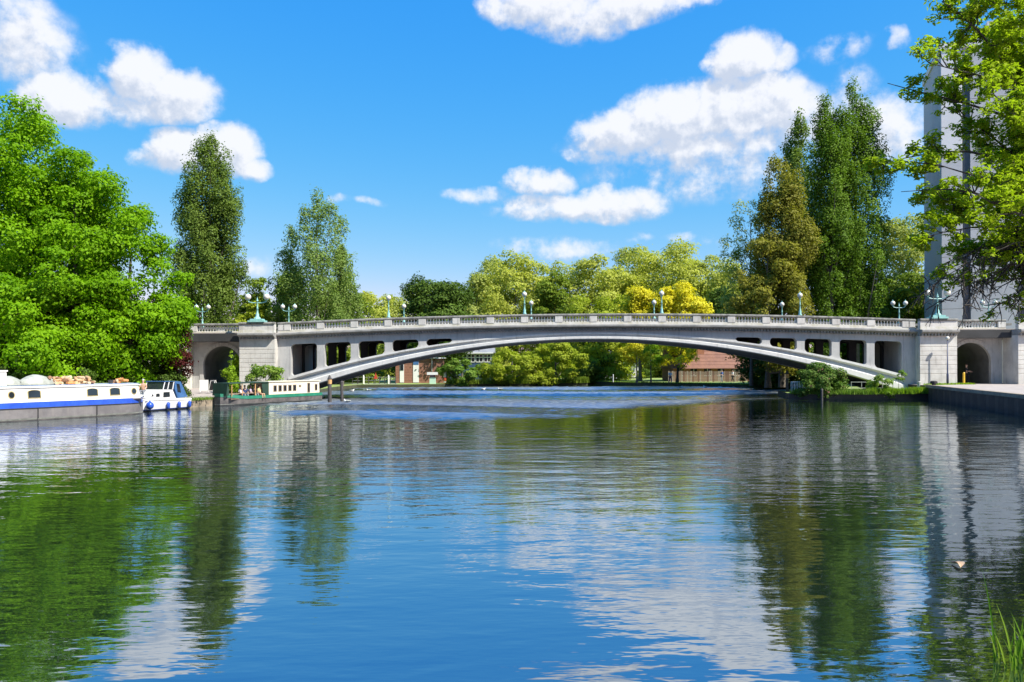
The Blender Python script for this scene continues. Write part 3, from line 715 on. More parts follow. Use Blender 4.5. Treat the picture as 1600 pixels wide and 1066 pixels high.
px_tree('spreading olive bronze tree low left of the bronze tree', 1200, 368, 128, 86, 575, mass, L['bronze_g'], 80, 1.05, .27, 26000, zsq=.9, tr=.3, seed=86, limbs=18)
px_tree('sparse half bare tree left of the bronze tree', 1174, 296, 104, 94, 540, poplar, L['pale2'], 110, .75, .24, 11000, zsq=1.1, tr=.2, seed=87, limbs=40)
px_tree('dark tree added to cover the lit wall between the maples and left abutment', 246, 470, 84, 67, 600, round_, L['dark'], 50, .7, .24, 13000, seed=177, tr=.15)  # added tree, hides the bright sunlit wall behind it
for i, (lab, px, top, w, Y) in enumerate((('dark bush added as shade behind the barge stern end of the firewood', 120, 568, 110, 57),('dark bush added as shade above the barge bow', 205, 566, 90, 60.5),('dark bush added as shade behind the white cruiser', 262, 570, 60, 63.5),('dark bush added as shade at the far left edge', 30, 560, 130, 54))):
    px_tree(lab, px, top, w, Y, 622, mass, L['dark'], 34, .55, .2, 8000, seed=170+i, tr=.05, limbs=6, name='bush', cat='bush', group='dark laurels on the left bank')  # bushes added to supply the darkness below the maples
for i, (lab, px, top, w, Y) in enumerate((('dark bush added as shade under the right end of the arch, left one', 1188, 556, 60, 96),('dark bush added as shade under the right end of the arch, middle one', 1222, 548, 60, 92),('dark bush added as shade under the right end of the arch, right one', 1275, 545, 90, 88))):
    px_tree(lab, px, top, w, Y, 612, mass, L['dark'], 34, .6, .24, 8000, seed=180+i, tr=.05, limbs=6, name='bush', cat='bush', group='dark bushes under the right of the arch')  # bushes added in place of the dark shade beneath the arch end
# under the arch
UND = [('round pale willow at the water edge below the crown', 868, 532, 100, 116, L['willow'], 610, 60, .8, 20000),
  ('pale willow bush left of the round willow', 800, 545, 110, 115, L['willow'], 608, 60, .8, 20000),
  ('bright green bush beside the brick boathouse', 722, 562, 70, 113, L['shrub'], 606, 36, .6, 11000),
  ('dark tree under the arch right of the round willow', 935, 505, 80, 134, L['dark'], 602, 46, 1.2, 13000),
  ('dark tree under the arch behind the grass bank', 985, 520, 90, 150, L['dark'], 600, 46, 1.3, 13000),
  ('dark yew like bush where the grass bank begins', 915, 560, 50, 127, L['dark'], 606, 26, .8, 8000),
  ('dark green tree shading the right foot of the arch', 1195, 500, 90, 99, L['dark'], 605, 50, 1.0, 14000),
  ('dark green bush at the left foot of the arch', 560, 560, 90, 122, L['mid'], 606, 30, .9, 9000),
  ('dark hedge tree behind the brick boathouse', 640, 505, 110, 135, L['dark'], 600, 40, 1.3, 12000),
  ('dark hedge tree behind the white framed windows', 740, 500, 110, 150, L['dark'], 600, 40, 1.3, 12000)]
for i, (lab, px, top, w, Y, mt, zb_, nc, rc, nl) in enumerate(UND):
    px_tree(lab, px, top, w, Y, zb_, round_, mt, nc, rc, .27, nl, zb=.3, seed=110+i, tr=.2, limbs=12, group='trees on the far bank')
px_tree('small golden tree with bare trunk on the grass bank', 995, 530, 60, 110, 566, dome, L['yellow'], 26, .55, .22, 5000, zb=.5, seed=131, tr=.13, limbs=10, tints=lambda p, r, t: t, group='golden trees on the grass bank')
px_tree('golden tree with leaning dark trunk in front of the brick house', 1058, 525, 78, 112, 574, dome, L['yellow'], 30, .6, .22, 6000, zb=.5, seed=132, tr=.2, limbs=14, tilt=(1.2,0), bark='darkbark', group='golden trees on the grass bank')
px_tree('slim green tree with pale trunk beside the golden trees', 1017, 532, 46, 114, 572, dome, L['sapling'], 20, .5, .22, 3500, zb=.5, seed=133, tr=.12, limbs=8, group='golden trees on the grass bank')

# creeper and shrubs at the abutments
px_tree('bright green sapling climbing beside the left tunnel mouth', 361, 545, 26, 67.5, 612, conek, L['sapling'], 26, .34, .17, 2600, zb=.8, seed=141, tr=.05, limbs=8, zsq=1.2, name='shrub', cat='shrub')
px_tree('broad pale green shrub behind the green trip boat', 415, 566, 66, 68.5, 606, dome, L['shrub'], 34, .42, .18, 4500, zb=.8, seed=142, tr=.05, limbs=8, name='shrub', cat='shrub')
px_tree('big flowering shrub on the planter beside the right arch foot', 1286, 568, 78, 68.9, 622, round_, L['hydr'], 60, .48, .17, 13000, zb=.1, seed=143, tr=.06, limbs=8, name='shrub', cat='shrub', depth=.6)
px_tree('small loose shrub in front of the right spandrel opening', 1378, 586, 46, 68.6, 622, dome, L['shrub'], 26, .32, .16, 3000, zb=.2, seed=144, tr=.04, limbs=12, name='shrub', cat='shrub')
px_tree('thin wispy shrub beside the right abutment face', 1404, 578, 22, 69.6, 600, dome, L['shrub'], 10, .2, .14, 500, zb=.4, seed=145, tr=.03, limbs=8, name='shrub', cat='shrub')
# grasses and ground cover
def tufts(name, pts, hgt, n, mat, seed, w=.04):
    rng = np.random.default_rng(seed); v = []; f = []; tn = []
    for i in range(n):
        a, b = pts[rng.integers(len(pts)-1)], None
        k = rng.integers(len(pts)-1); a, b = Vector(pts[k]), Vector(pts[k+1]); p = a.lerp(b, rng.random())
        p += Vector((rng.normal(0,.18), rng.normal(0,.18), 0)); h = hgt*rng.uniform(.4,1.2); q = Vector((rng.normal(0,.35), rng.normal(0,.35), 1)).normalized()
        th = rng.uniform(0,3.14); s_ = Vector((math.cos(th), math.sin(th), 0))*w*rng.uniform(.5,1.5); o = len(v)
        v += [tuple(p-s_), tuple(p+s_), tuple(p+q*h)]; f.append((o,o+1,o+2)); tn += [rng.random()]*3
    me = bpy.data.meshes.new(name); me.from_pydata(v, [], f); me.update()
    at_ = me.attributes.new('tint', 'FLOAT', 'POINT'); at_.data.foreach_set('value', np.array(tn, dtype='f'))
    me.materials.append(mat); return link(name, me, None, kind='stuff')
tufts('bank_grass', [(24.6,69.5,.45),(27,68.5,.45),(30,68,.45),(35.2,67.6,.5)], .5, 5000, L['shrub'], 1)
tufts('bank_grass', [(30.5,68.1,.5),(33,67.8,.5),(35.3,67.6,.6)], .55, 2600, L['sapling'], 2)
tufts('bank_grass', [(-25,58.8,.5),(-24.2,59.6,.5),(-22.8,62.6,.52),(-21.7,67,.6)], .28, 1500, L['shrub'], 3)
tufts('bank_grass', [(-9,111.2,.4),(-2,113,.4),(10,116,.4),(11,118,.4)], .9, 5000, L['mid'], 4, .06)
tufts('bank_grass', [(12.2,128.5,.4),(20,114.2,.4),(29.5,103.8,.4),(33.3,92,.4)], .22, 4000, L['shrub'], 5, .05)
tufts('bank_grass', [(35.7,68.6,1.2),(38,69.7,1.2),(40.8,70.6,1.2)], .18, 1200, L['sapling'], 6)
# far wood closing the horizon
rng = np.random.default_rng(99)
cen = np.array([[x, 235+15*math.sin(x*.07)+rng.uniform(-14,14), rng.uniform(1, 9)] for x in rng.uniform(-330, 330, 620)])
p, d, idx = clump_points(rng, cen, rng.uniform(2.5, 4.5, len(cen)), 70000, .8)
leaves(p, d+np.array([0,0,.3]), 1.0, rng, np.clip(rng.normal(.45,.2,len(p)),0,1), 'far_wood', L['mid'], None)['kind'] = 'stuff'

# ------------------------------------------------------------------ the near tree on the right (bough by bough)
def near_tree():
    rng = np.random.default_rng(17)
    t = thing('overhanging_tree', 'overhanging tree at the right edge with bright fresh leaves and tangled bare twigs', 'tree', (30.3,40,1.2))
    O = Vector((30.3,40,1.2)); tb = MB(); tw = MB(); P = []; N = []; T_ = []
    TR = [Vector((0,0,0)), Vector((-.3,-.2,4)), Vector((-.2,.1,8)), Vector((.1,0,13)), Vector((0,.2,19)), Vector((.1,.1,24))]
    tb.tube(TR, [.55,.42,.36,.3,.2,.08], 10)
    def trunk_at(z):
        for a, b in zip(TR, TR[1:]):
            if z <= b.z: return a.lerp(b, (z-a.z)/(b.z-a.z))
        return TR[-1].copy()
    def tuft(c, n, r):
        for _ in range(n):
            q = Vector(rng.normal(0,1,3)).normalized()*r*rng.uniform(.3,1); q.z *= .6
            P.append(tuple(c+q)); N.append(tuple(q*.5+Vector((0,0,.9)))); T_.append(min(1, max(0, rng.normal(.5,.25))))
    def bough(start, end, r0, sag, leafy, nt, tl):
        L_ = (end-start).length; n = 9; pts = []
        side = (end-start).cross(Vector((0,0,1))).normalized()
        w1, w2 = rng.normal(0,.05), rng.normal(0,.05)
        for i in range(n+1):
            k = i/n; p_ = start.lerp(end, k)+Vector((0,0,1))*(math.sin(k*math.pi)*sag*L_)+side*(math.sin(k*5)*w1*L_)+Vector((0,0,1))*math.sin(k*7)*w2*L_*.6
            pts.append(p_)
        tb.tube(pts, [r0*(1-.88*i/n) for i in range(n+1)], 6)
        for j in range(nt):
            k = rng.uniform(.22, 1.0); i = min(n-1, int(k*n)); p_ = pts[i].lerp(pts[i+1], k*n-i) if i < n else pts[-1]
            dr = ((pts[i+1]-pts[i]).normalized()*rng.uniform(.2,.9)+Vector(rng.normal(0,.75,3))); 
            drp = -.15 if leafy > .5 else -.55
            dr.z += drp; dr.normalize(); l = tl*rng.uniform(.5,1.3); q = [p_]; d_ = dr.copy()
            for m_ in range(5):
                d_ = (d_+Vector(rng.normal(0,.16,3))+Vector((0,0,(.10 if leafy > .5 or m_ > 2 else -.16)))).normalized(); q.append(q[-1]+d_*l/5)
            tw.tube(q, [.036,.030,.025,.021,.017,.011], 4)
            if rng.random() < leafy:
                tuft(q[-1], 36, .44); tuft(q[3], 20, .36)
                if rng.random() < .6: tuft(q[2]+Vector(rng.normal(0,.2,3)), 14, .3)
            for m_ in range(3):
                s_ = q[rng.integers(1,5)]; e_ = s_+(d_+Vector(rng.normal(0,.8,3))).normalized()*l*.4
                tw.tube([s_, s_.lerp(e_,.5)+Vector((0,0,.04)), e_], [.018,.015,.010], 3)
                if rng.random() < leafy: tuft(e_, 22, .36)
    def W_(px, py, Y): return Vector(at(px, Y, zat(py, Y)))-O
    B = [ # start height, end px, py, Y, r, sag, leafy, twigs, twig length
     (14, 1455, 18, 37, .13, .06, .95, 30, 1.3), (13.5, 1512, 55, 41, .13, .05, .95, 30, 1.3), (12.5, 1472, 92, 35, .12, .10, .95, 26, 1.2), (12, 1400, 128, 38, .12, .10, .9, 17, .95),
     (11, 1470, 175, 41, .11, .06, .9, 24, 1.2), (10.5, 1402, 240, 37, .13, .10, .9, 19, .95), (10, 1400, 300, 36, .12, .06, .9, 22, 1.0), (10.5, 1462, 260, 34, .12, .08, .95, 26, 1.2),
     (9.3, 1440, 325, 39, .12, .10, .9, 24, 1.1), (8.6, 1475, 360, 35, .11, .06, .95, 26, 1.1), (8.2, 1500, 395, 40, .11, .08, .75, 26, 1.2), (9, 1530, 300, 33, .12, .05, .95, 28, 1.2),
     (12, 1540, 150, 34, .12, .04, .95, 30, 1.3), (11, 1550, 225, 42, .12, .04, .95, 30, 1.3), (15, 1560, -20, 36, .13, .05, .95, 34, 1.4), (13, 1580, 70, 38, .12, .05, .95, 30, 1.3),
     (8, 1455, 420, 38, .09, .16, .10, 24, 1.2), (7.6, 1485, 440, 36, .09, .16, .05, 26, 1.2), (7.2, 1530, 448, 38, .09, .14, .06, 28, 1.2), (7.4, 1560, 420, 40, .09, .12, .35, 26, 1.1), (8.2, 1580, 380, 36, .1, .08, .8, 26, 1.2),
     (7.8, 1448, 462, 36, .07, .20, .04, 34, 1.1), (7.5, 1470, 486, 37, .07, .22, .0, 34, 1.1), (7.4, 1505, 478, 36, .07, .20, .0, 36, 1.2), (7.2, 1548, 486, 38, .07, .18, .03, 36, 1.2), (7.6, 1580, 470, 37, .07, .14, .2, 30, 1.1), (8.4, 1490, 415, 37, .07, .14, .3, 30, 1.2),
     (9.6, 1590, 300, 38, .1, .06, .95, 26, 1.2), (10.5, 1600, 180, 41, .1, .06, .95, 28, 1.2), (16, 1500, -60, 38, .12, .06, .95, 30, 1.4), (17, 1600, -110, 40, .12, .06, .95, 34, 1.4)]
    for (zs, px, py, Y, r, sg, lf, nt, tl) in B: bough(trunk_at(zs-2.5), W_(px, py, Y), r, sg, lf, nt, tl)
    for k in range(26):                                          # the far side of the crown, outside the picture
        th = rng.uniform(-1.3, 1.5); zz = rng.uniform(9, 24); rr = rng.uniform(3.5, 8)*(1-.5*abs(zz-14)/12)
        bough(trunk_at(zz-3), Vector((rr*math.cos(th), rr*math.sin(th), zz)), .1, .08, .95, 24, 1.4)
    tb.obj('trunk', M['darkbark'], t); tw.obj('twigs', M['darkbark'], t)
    leaves(np.array(P), np.array(N), .26, rng, np.array(T_), 'crown', L['near'], t, .42)
near_tree()

# ------------------------------------------------------------------ office tower
def tower():
    ph = R(-19.4)
    t = thing('office_tower', 'tall grey concrete office tower behind the overhanging tree', 'building', at(1472, 86, .5), ph)
    H = 36.4
    MB().box(0, 26, 0.25, 12, 0, H).obj('wall', M['tower'], t)
    # front bays: x ranges in metres along the front
    bays = [(0,2.0,'tower_pale_sunlit'),(2.75,7.0,'tower'),(9.6,11.2,'tower'),(13.8,18.0,'tower'),(20.6,26,'tower')]
    for a, b, m_ in bays:
        for i in range(13):
            z0 = i*H/13; MB().chamfer(a, b, 0.0, .3, z0+.02, z0+H/13-.02, .02).obj('panel', M[m_ if (i > 8 or m_ == 'tower') else 'tower'], t)  # top panels of the first bay paler: sunlight put into the colour
    MB().box(2.0, 2.75, .30, .5, 0, H-1).obj('glazing_slot', M['tower_slot'], t) if False else MB().box(2.02, 2.73, .12, .24, 0, H-2.5).obj('glazing_slot', M['tower_slot'], t)
    for a, b in ((7.0,9.6),(11.2,13.8),(18.0,20.6)):
        for i in range(12):
            z0 = i*H/13
            MB().box(a+.02, b-.02, .08, .24, z0, z0+1.0).obj('spandrel_panel', M['tower'], t)
            w = MB().box(a+.04, b-.04, .16, .245, z0+1.02, z0+H/13-.02).obj('window', M['tower_slot'], t)
            mb = MB().box(a+.04, b-.04, .10, .17, z0+1.0, z0+1.08)
            for q in range(4): x = a+.06+q*(b-a-.16)/3; mb.box(x, x+.05, .10, .155, z0+1.09, z0+H/13-.04)
            mb.obj('frame', M['slate'], w)
    MB().box(-.15, 26.15, -.1, 12.1, H+.003, H+.7).obj('parapet', M['tower_pale_sunlit'], t)
    MB().box(5, 14, 3, 9, H+.7, H+3.6).obj('plant_room', M['tower'], t)
tower()

# ------------------------------------------------------------------ buildings beyond the arch
def courses(t, x0, x1, y, z0, z1, mat, h=.3):
    z = z0
    while z < z1-.05:
        zz = min(z+h, z1); MB().chamfer(x0, x1, y-.03, y+.02, z+.012, zz-.012, .01).obj('brick_course', mat, t); z += h
Yb = 117
bx0, bx1 = at(618, Yb)[0], at(693, Yb)[0]
t = thing('brick_boathouse', 'red brown brick boathouse with two white doors at the far waterside', 'building', (bx0, Yb, .4))
wB = bx1-bx0; hB = zat(560, Yb)-.4+.0
MB().box(0, wB, .03, 7, 0, hB).obj('wall', M['brick'], t)
courses(t, 0, wB, 0, .0, hB, M['brick'], .4)
MB().box(-.25, wB+.25, -.35, 7.3, hB+.003, hB+.16).obj('roof', M['white'], t)
for px, lab in ((628,'narrow white door with dark glazed upper half'),(650,'wide white door with a pale blue top panel')):
    x = at(px, Yb)[0]-bx0; w_ = .30 if px == 628 else .42
    d = MB().box(x-w_, x+w_, -.10, .0, .15, 3.3).obj('door', M['white'], t, label=lab)
    if px == 628:
        MB().box(x-w_+.06, x+w_-.06, -.13, -.101, 1.9, 3.15).obj('pane', M['glass'], d)
    else:
        MB().box(x-w_+.02, x+w_-.02, -.13, -.101, 2.75, 3.28).obj('panel', M['canvas_blue'], d)
        MB().lathe([(.13,-.02),(.13,.02)], (x, -.12, 2.05), 8).obj('knocker', M['black'], d)
MB().tube([(at(675,Yb)[0]-bx0,-.12,1.4),(at(675,Yb)[0]-bx0,-.12,3.6)], .05, 6).obj('drainpipe', M['white'], t)
Yb = 132
x0, x1 = at(688, Yb)[0], at(770, Yb)[0]
t = thing('blue_clubhouse', 'navy clubhouse with white framed windows and grey roof behind the bushes', 'building', (x0, Yb, .4))
wB = x1-x0; hB = zat(551, Yb)-.4
MB().box(0, wB, .05, 7, 0, hB).obj('wall', M['navy'], t)
MB().yz_prism([(-.5,hB+.004),(7.5,hB+.004),(3.5,hB+2.8)], -.3, wB+.3).obj('roof', M['slate'], t)
MB().box(-.1, wB+.1, -.55, -.45, hB-.15, hB+.02).obj('gutter', M['winframe'], t)
for i in range(6):
    a = .5+(i+.02)*(wB-.7)/6+(.9 if i == 0 else 0); b = .5+(i+.94)*(wB-.7)/6
    w = MB().box(a, b, -.01, .04, hB-1.55, hB-.25).obj('window', M['glass'], t)
    fr = MB()
    for q in (0, .5, 1): fr.box(a+(b-a-.08)*q, a+(b-a-.08)*q+.08, -.06, -.012, hB-1.55, hB-.25)
    for q in (0, .6, 1): fr.box(a+.081, b-.081, -.05, -.012, hB-1.6+q*1.28, hB-1.5+q*1.28)
    fr.obj('frame', M['winframe'], w)
# brick house on the right
Yb = 122
x0, x1 = at(1052, Yb)[0], at(1180, Yb)[0]
t = thing('brick_house', 'long brick house with a clay tiled roof behind the fence', 'building', (x0, Yb, .45))
wB = x1-x0; eav = zat(577, Yb)-.45
MB().box(0, wB, .05, 9, 0, eav).obj('wall', M['brick2'], t)
ridge = zat(525, Yb+4.5)-.45
for i in range(10):
    a, b = i/10, (i+1)/10
    y0_, y1_ = -.4+a*4.9, -.4+b*4.9; z0_, z1_ = eav+a*(ridge-eav), eav+b*(ridge-eav)
    MB().add([(-.3,y0_,z0_+.06),(wB+.3,y0_,z0_+.06),(wB+.3,y1_,z1_+.0),(-.3,y1_,z1_+.0),(-.3,y0_,z0_-.04),(wB+.3,y0_,z0_-.04)], [(0,1,2,3),(4,5,1,0)]).obj('tile_course', M['tile'], t)
MB().yz_prism([(-.3,eav+.0),(9.3,eav+.0),(4.5,ridge-.08)], -.25, wB+.25).obj('roof', M['tile'], t)
for i in range(2):
    x = wB*(.36+.4*i); MB().box(x-.6, x+.6, 1.6, 2.4, eav+1.0, ridge+1.2).obj('chimney', M['brick2'], t)
for i in range(6):
    x = wB*(i+.5)/6; w = MB().box(x-.5, x+.5, -.0, .06, .9, 2.1).obj('window', M['glass'], t)
    MB().box(x-.55, x+.55, -.04, -.004, 2.1, 2.2).box(x-.55, x+.55, -.06, -.004, .8, .9).box(x-.03, x+.03, -.04, -.004, .9, 2.1).obj('frame', M['winframe'], w)
Yb = 150
t = thing('white_cottage', 'pale grey cottage half hidden by dark trees above the grass bank', 'building', at(942, Yb, .4))
MB().box(0, 7, 0, 5, 0, 4.5).obj('wall', M['white'], t)
MB().yz_prism([(-.3,4.504),(5.3,4.504),(2.5,6.6)], -.2, 7.2).obj('roof', M['slate'], t)
# fence with boards one by one
Yf = 116.5
x0, x1 = at(1044, Yf)[0], at(1170, Yf)[0]
t = thing('board_fence', 'weathered vertical board fence in front of the brick house', 'fence', (x0, Yf, .45))
bm_ = [MB().box(-.11, .11, 0, .03, .05, 1.55).mesh('board', M['wood']), MB().box(-.11, .11, 0, .035, .05, 1.62).mesh('board', pbr('grey_board', (.30,.25,.20), (.2,.17,.13), 3, .9)), MB().box(-.12, .12, 0, .03, .03, 1.58).mesh('board', pbr('brown_board', (.16,.09,.06), (.12,.07,.05), 3, .9))]
n = int((x1-x0)/.27)
for i in range(n): link('board', bm_[random.choice((0,0,1,2))], t, (i*.27+.12, random.uniform(-.02,.02), random.uniform(-.03,.03)))
for z in (.35, 1.2): MB().box(0, x1-x0, .06, .11, z, z+.1).obj('rail', M['wood'], t)

# ------------------------------------------------------------------ pontoon, posts, boards on the far left water
def post(px, ytop, ybot, lab, r=.15, band=True, Y=None, name='mooring_post', top=M['orange']):
    Y = Y or Yw(ybot); t = thing(name, lab, 'post', at(px, Y, 0)); H = zat(ytop, Y)
    MB().lathe([(r,-.6),(r*.95,H-.75 if band else H-.1)]+([] if band else [(r*.5,H)]), n=10).obj('pile', M['post'], t)
    if band:
        MB().lathe([(r*1.08,H-.749),(r*1.08,H-.38)], n=10).obj('band', top, t)
        MB().lathe([(r*1.15,H-.379),(r*1.1,H-.30),(r*.5,H-.08),(.02,H)], n=10).obj('cap', M['post'], t)
    return t
post(515, 585, 628, 'dark mooring post with ochre band at the stern of the green trip boat', .17)
post(534, 594, 627, 'plain dark mooring post under the arch right of the banded post', .13, False)
post(1230, 580, 622, 'mooring post with ochre band left of the planter railing', .15)
post(1284, 609, 627, 'short dark timber post in the water in front of the flowering shrub', .10, False, Y=67.6)
t = thing('marker_post', 'thick white and red banded marker post at the pontoon end', 'post', at(695, 112.5, 0))
MB().lathe([(.20,-.5),(.20,.55)], n=10).obj('pile', M['redpaint'], t)
MB().lathe([(.21,.551),(.21,.78)], n=10).obj('band', M['white'], t); MB().lathe([(.20,.781),(.20,1.35)], n=10).obj('band', M['redpaint'], t)
MB().lathe([(.22,1.351),(.22,2.5),(.1,2.6)], n=10).obj('top', M['cream'], t)
t = thing('pontoon', 'low pale floating pontoon in front of the brick boathouse', 'pontoon', at(662, 112, 0))
for i in range(9):
    MB().box(-5.6+i*1.18, -4.44+i*1.18, -.5, .5, .28, .36).obj('deck_board', M['tarp'], t)
MB().box(-5.6, 5.0, -.45, .45, -.1, .27).obj('float', M['black'], t)
t = thing('ticket_kiosk', 'small mint green kiosk with a wide white canopy on the pontoon', 'kiosk', at(676, 112.1, .37))
MB().poly_prism([(-.42,-.35),(.42,-.35),(.42,.35),(-.42,.35)], 0, 1.0).obj('body', pbr('mint', (.45,.62,.5), rough=.6), t)
MB().box(-.36, .36, -.3, .3, 1.0, 1.35).obj('pane', M['glass'], t)
MB().box(-.75, .75, -.6, .6, 1.35, 1.72).obj('canopy', M['white'], t)
t = thing('landing_stage', 'blue grey landing stage with posts under the left of the arch', 'landing stage', at(585, 111, 0))
MB().box(-3.1, 3.1, -.5, .8, -.2, .45).obj('float', M['canvas_blue'], t)
for i in range(6): MB().box(-3.1+i*1.03, -2.1+i*1.03, -.53, .8, .452, .53).obj('deck_board', M['slate'], t)
for i in range(9): MB().lathe([(.06,.53),(.06,1.5),(.02,1.6)], (-3+i*.75, -.35, 0), 6).obj('post', M['post'], t)
for z in (.95, 1.4): MB().box(-3, 3, -.36, -.33, z, z+.05).obj('rail', M['slate'], t)
t = thing('lifebuoy_sign', 'white backed orange red safety sign on the landing stage', 'sign', at(587, 110.6, .5))
MB().box(-.03, .03, 0, .06, 0, 1.2).obj('post', M['post'], t); MB().xz_prism([(-.28,.7),(.28,.7),(.0,1.6)], -.02, 0).obj('sign_board', M['redpaint'], t)
for px, lab in ((568,'white post standing left of the orange sign'),(607,'white post standing right of the orange sign')):
    tag(MB().lathe([(.12,.5),(.12,1.5),(.07,1.7),(.02,1.75)], n=8).obj('white_post', M['white'], None), lab, 'post').location = at(px, 110.4, 0)
tag(MB().lathe([(.07,0),(.07,1.1),(.03,1.16)], n=8).obj('white_post', M['white'], None), 'thin white post at the left end of the grass bank', 'post').location = at(958, 118, .45)
t = thing('river_sign', 'small dark sign on a pale post beside the round willow', 'sign', at(849, 114.3, 0))
MB().lathe([(.12,-.3),(.11,1.5)], n=8).obj('post', M['tarp'], t); MB().box(-.5, .5, -.16, -.11, 1.3, 1.95).obj('sign_board', M['black'], t)

# ------------------------------------------------------------------ quay furniture
t = thing('notice_board', 'blank white notice board standing at the left tunnel mouth', 'sign', at(318.5, 67, .9), R(10))
MB().box(-.36, .36, -.02, .02, .12, 1.02).obj('panel', M['white'], t)
for x in (-.3, .26): MB().box(x, x+.04, -.25, .25, 0, .04).box(x, x+.04, -.02, .02, .04, .12).obj('leg', M['white'], t)
t = thing('chalk_board', 'white framed A board with dark chalk panel right of the notice board', 'sign', at(333, 67, .9), R(-30))
for sg in (-1, 1):
    p = MB()
    for sx in (-.28, .24): p.add([(sx,sg*.28-.02,0),(sx+.05,sg*.28-.02,0),(sx+.05,sg*.03-.02,.98),(sx,sg*.03-.02,.98),(sx,sg*.28+.02,0),(sx+.05,sg*.28+.02,0),(sx+.05,sg*.03+.02,.98),(sx,sg*.03+.02,.98)], [(0,1,2,3),(7,6,5,4),(0,4,5,1),(1,5,6,2),(2,6,7,3),(3,7,4,0)])
    p.box(-.28, .29, sg*.04-.02, sg*.04+.02, .9, 1.0); p.obj('frame', M['white'], t)
    MB().add([(-.23,sg*.245,.15),(.24,sg*.245,.15),(.24,sg*.06,.88),(-.23,sg*.06,.88),(-.23,sg*.225,.15),(.24,sg*.225,.15),(.24,sg*.04,.88),(-.23,sg*.04,.88)], [(0,1,2,3),(7,6,5,4),(0,4,5,1),(3,2,6,7)]).obj('panel', M['black'], t)
t = thing('path_lamp', 'slim dark lamp column with a white globe against the right abutment', 'street lamp', at(1480.5, 69.6, 1.2))
MB().lathe([(.10,0),(.10,.9),(.06,1.0),(.045,3.9)], n=8).obj('column', pbr('navy_metal', (.04,.05,.10), rough=.4), t, True)
MB().ball((0,0,4.07), .17, 10, 7).obj('globe', M['globe'], t, True)
t = thing('bollard', 'yellow bollard at the mouth of the right tunnel', 'bollard', at(1506, 71.6, 1.2))
MB().lathe([(.09,0),(.09,1.0),(.05,1.06)], n=10).obj('post', M['yellow'], t)
tag(MB().lathe([(.16,0),(.16,.85),(.10,.92)], n=10).obj('bollard', M['tarp'], None), 'stubby grey bollard at the left foot of the right abutment', 'bollard').location = at(1436, 69.3, .6)
t = thing('mooring_bollard', 'dark mooring bollard on the corner of the right quay', 'bollard', at(1459, 66.6, 1.0))
MB().lathe([(.16,-1),(.16,.35),(.28,.38),(.28,.55),(.18,.62)], n=10).obj('post', M['wetwood'], t)
def railing(name, lab, p0, p1, h, n, rails, mat):
    t = thing(name, lab, 'railing', p0, math.atan2(p1[1]-p0[1], p1[0]-p0[0])); L_ = math.hypot(p1[0]-p0[0], p1[1]-p0[1])
    for z in rails: MB().box(0, L_, -.02, .02, z, z+.05).obj('rail', mat, t)
    for i in range(n+1): MB().box(L_*i/n-.02, L_*i/n+.02, -.025, .025, 0, h).obj('bar', mat, t)
railing('railing', 'pale barred railing on the planter left of the flowering shrub', at(1236, 69.7, .5), at(1264, 69.5, .5), 1.05, 11, (.1, .98), M['winframe'])
railing('railing', 'low two rail fence under the right arch foot', at(1330, 70.5, .5), at(1395, 70.0, .5), 1.0, 4, (.4, .92), M['tarp'])

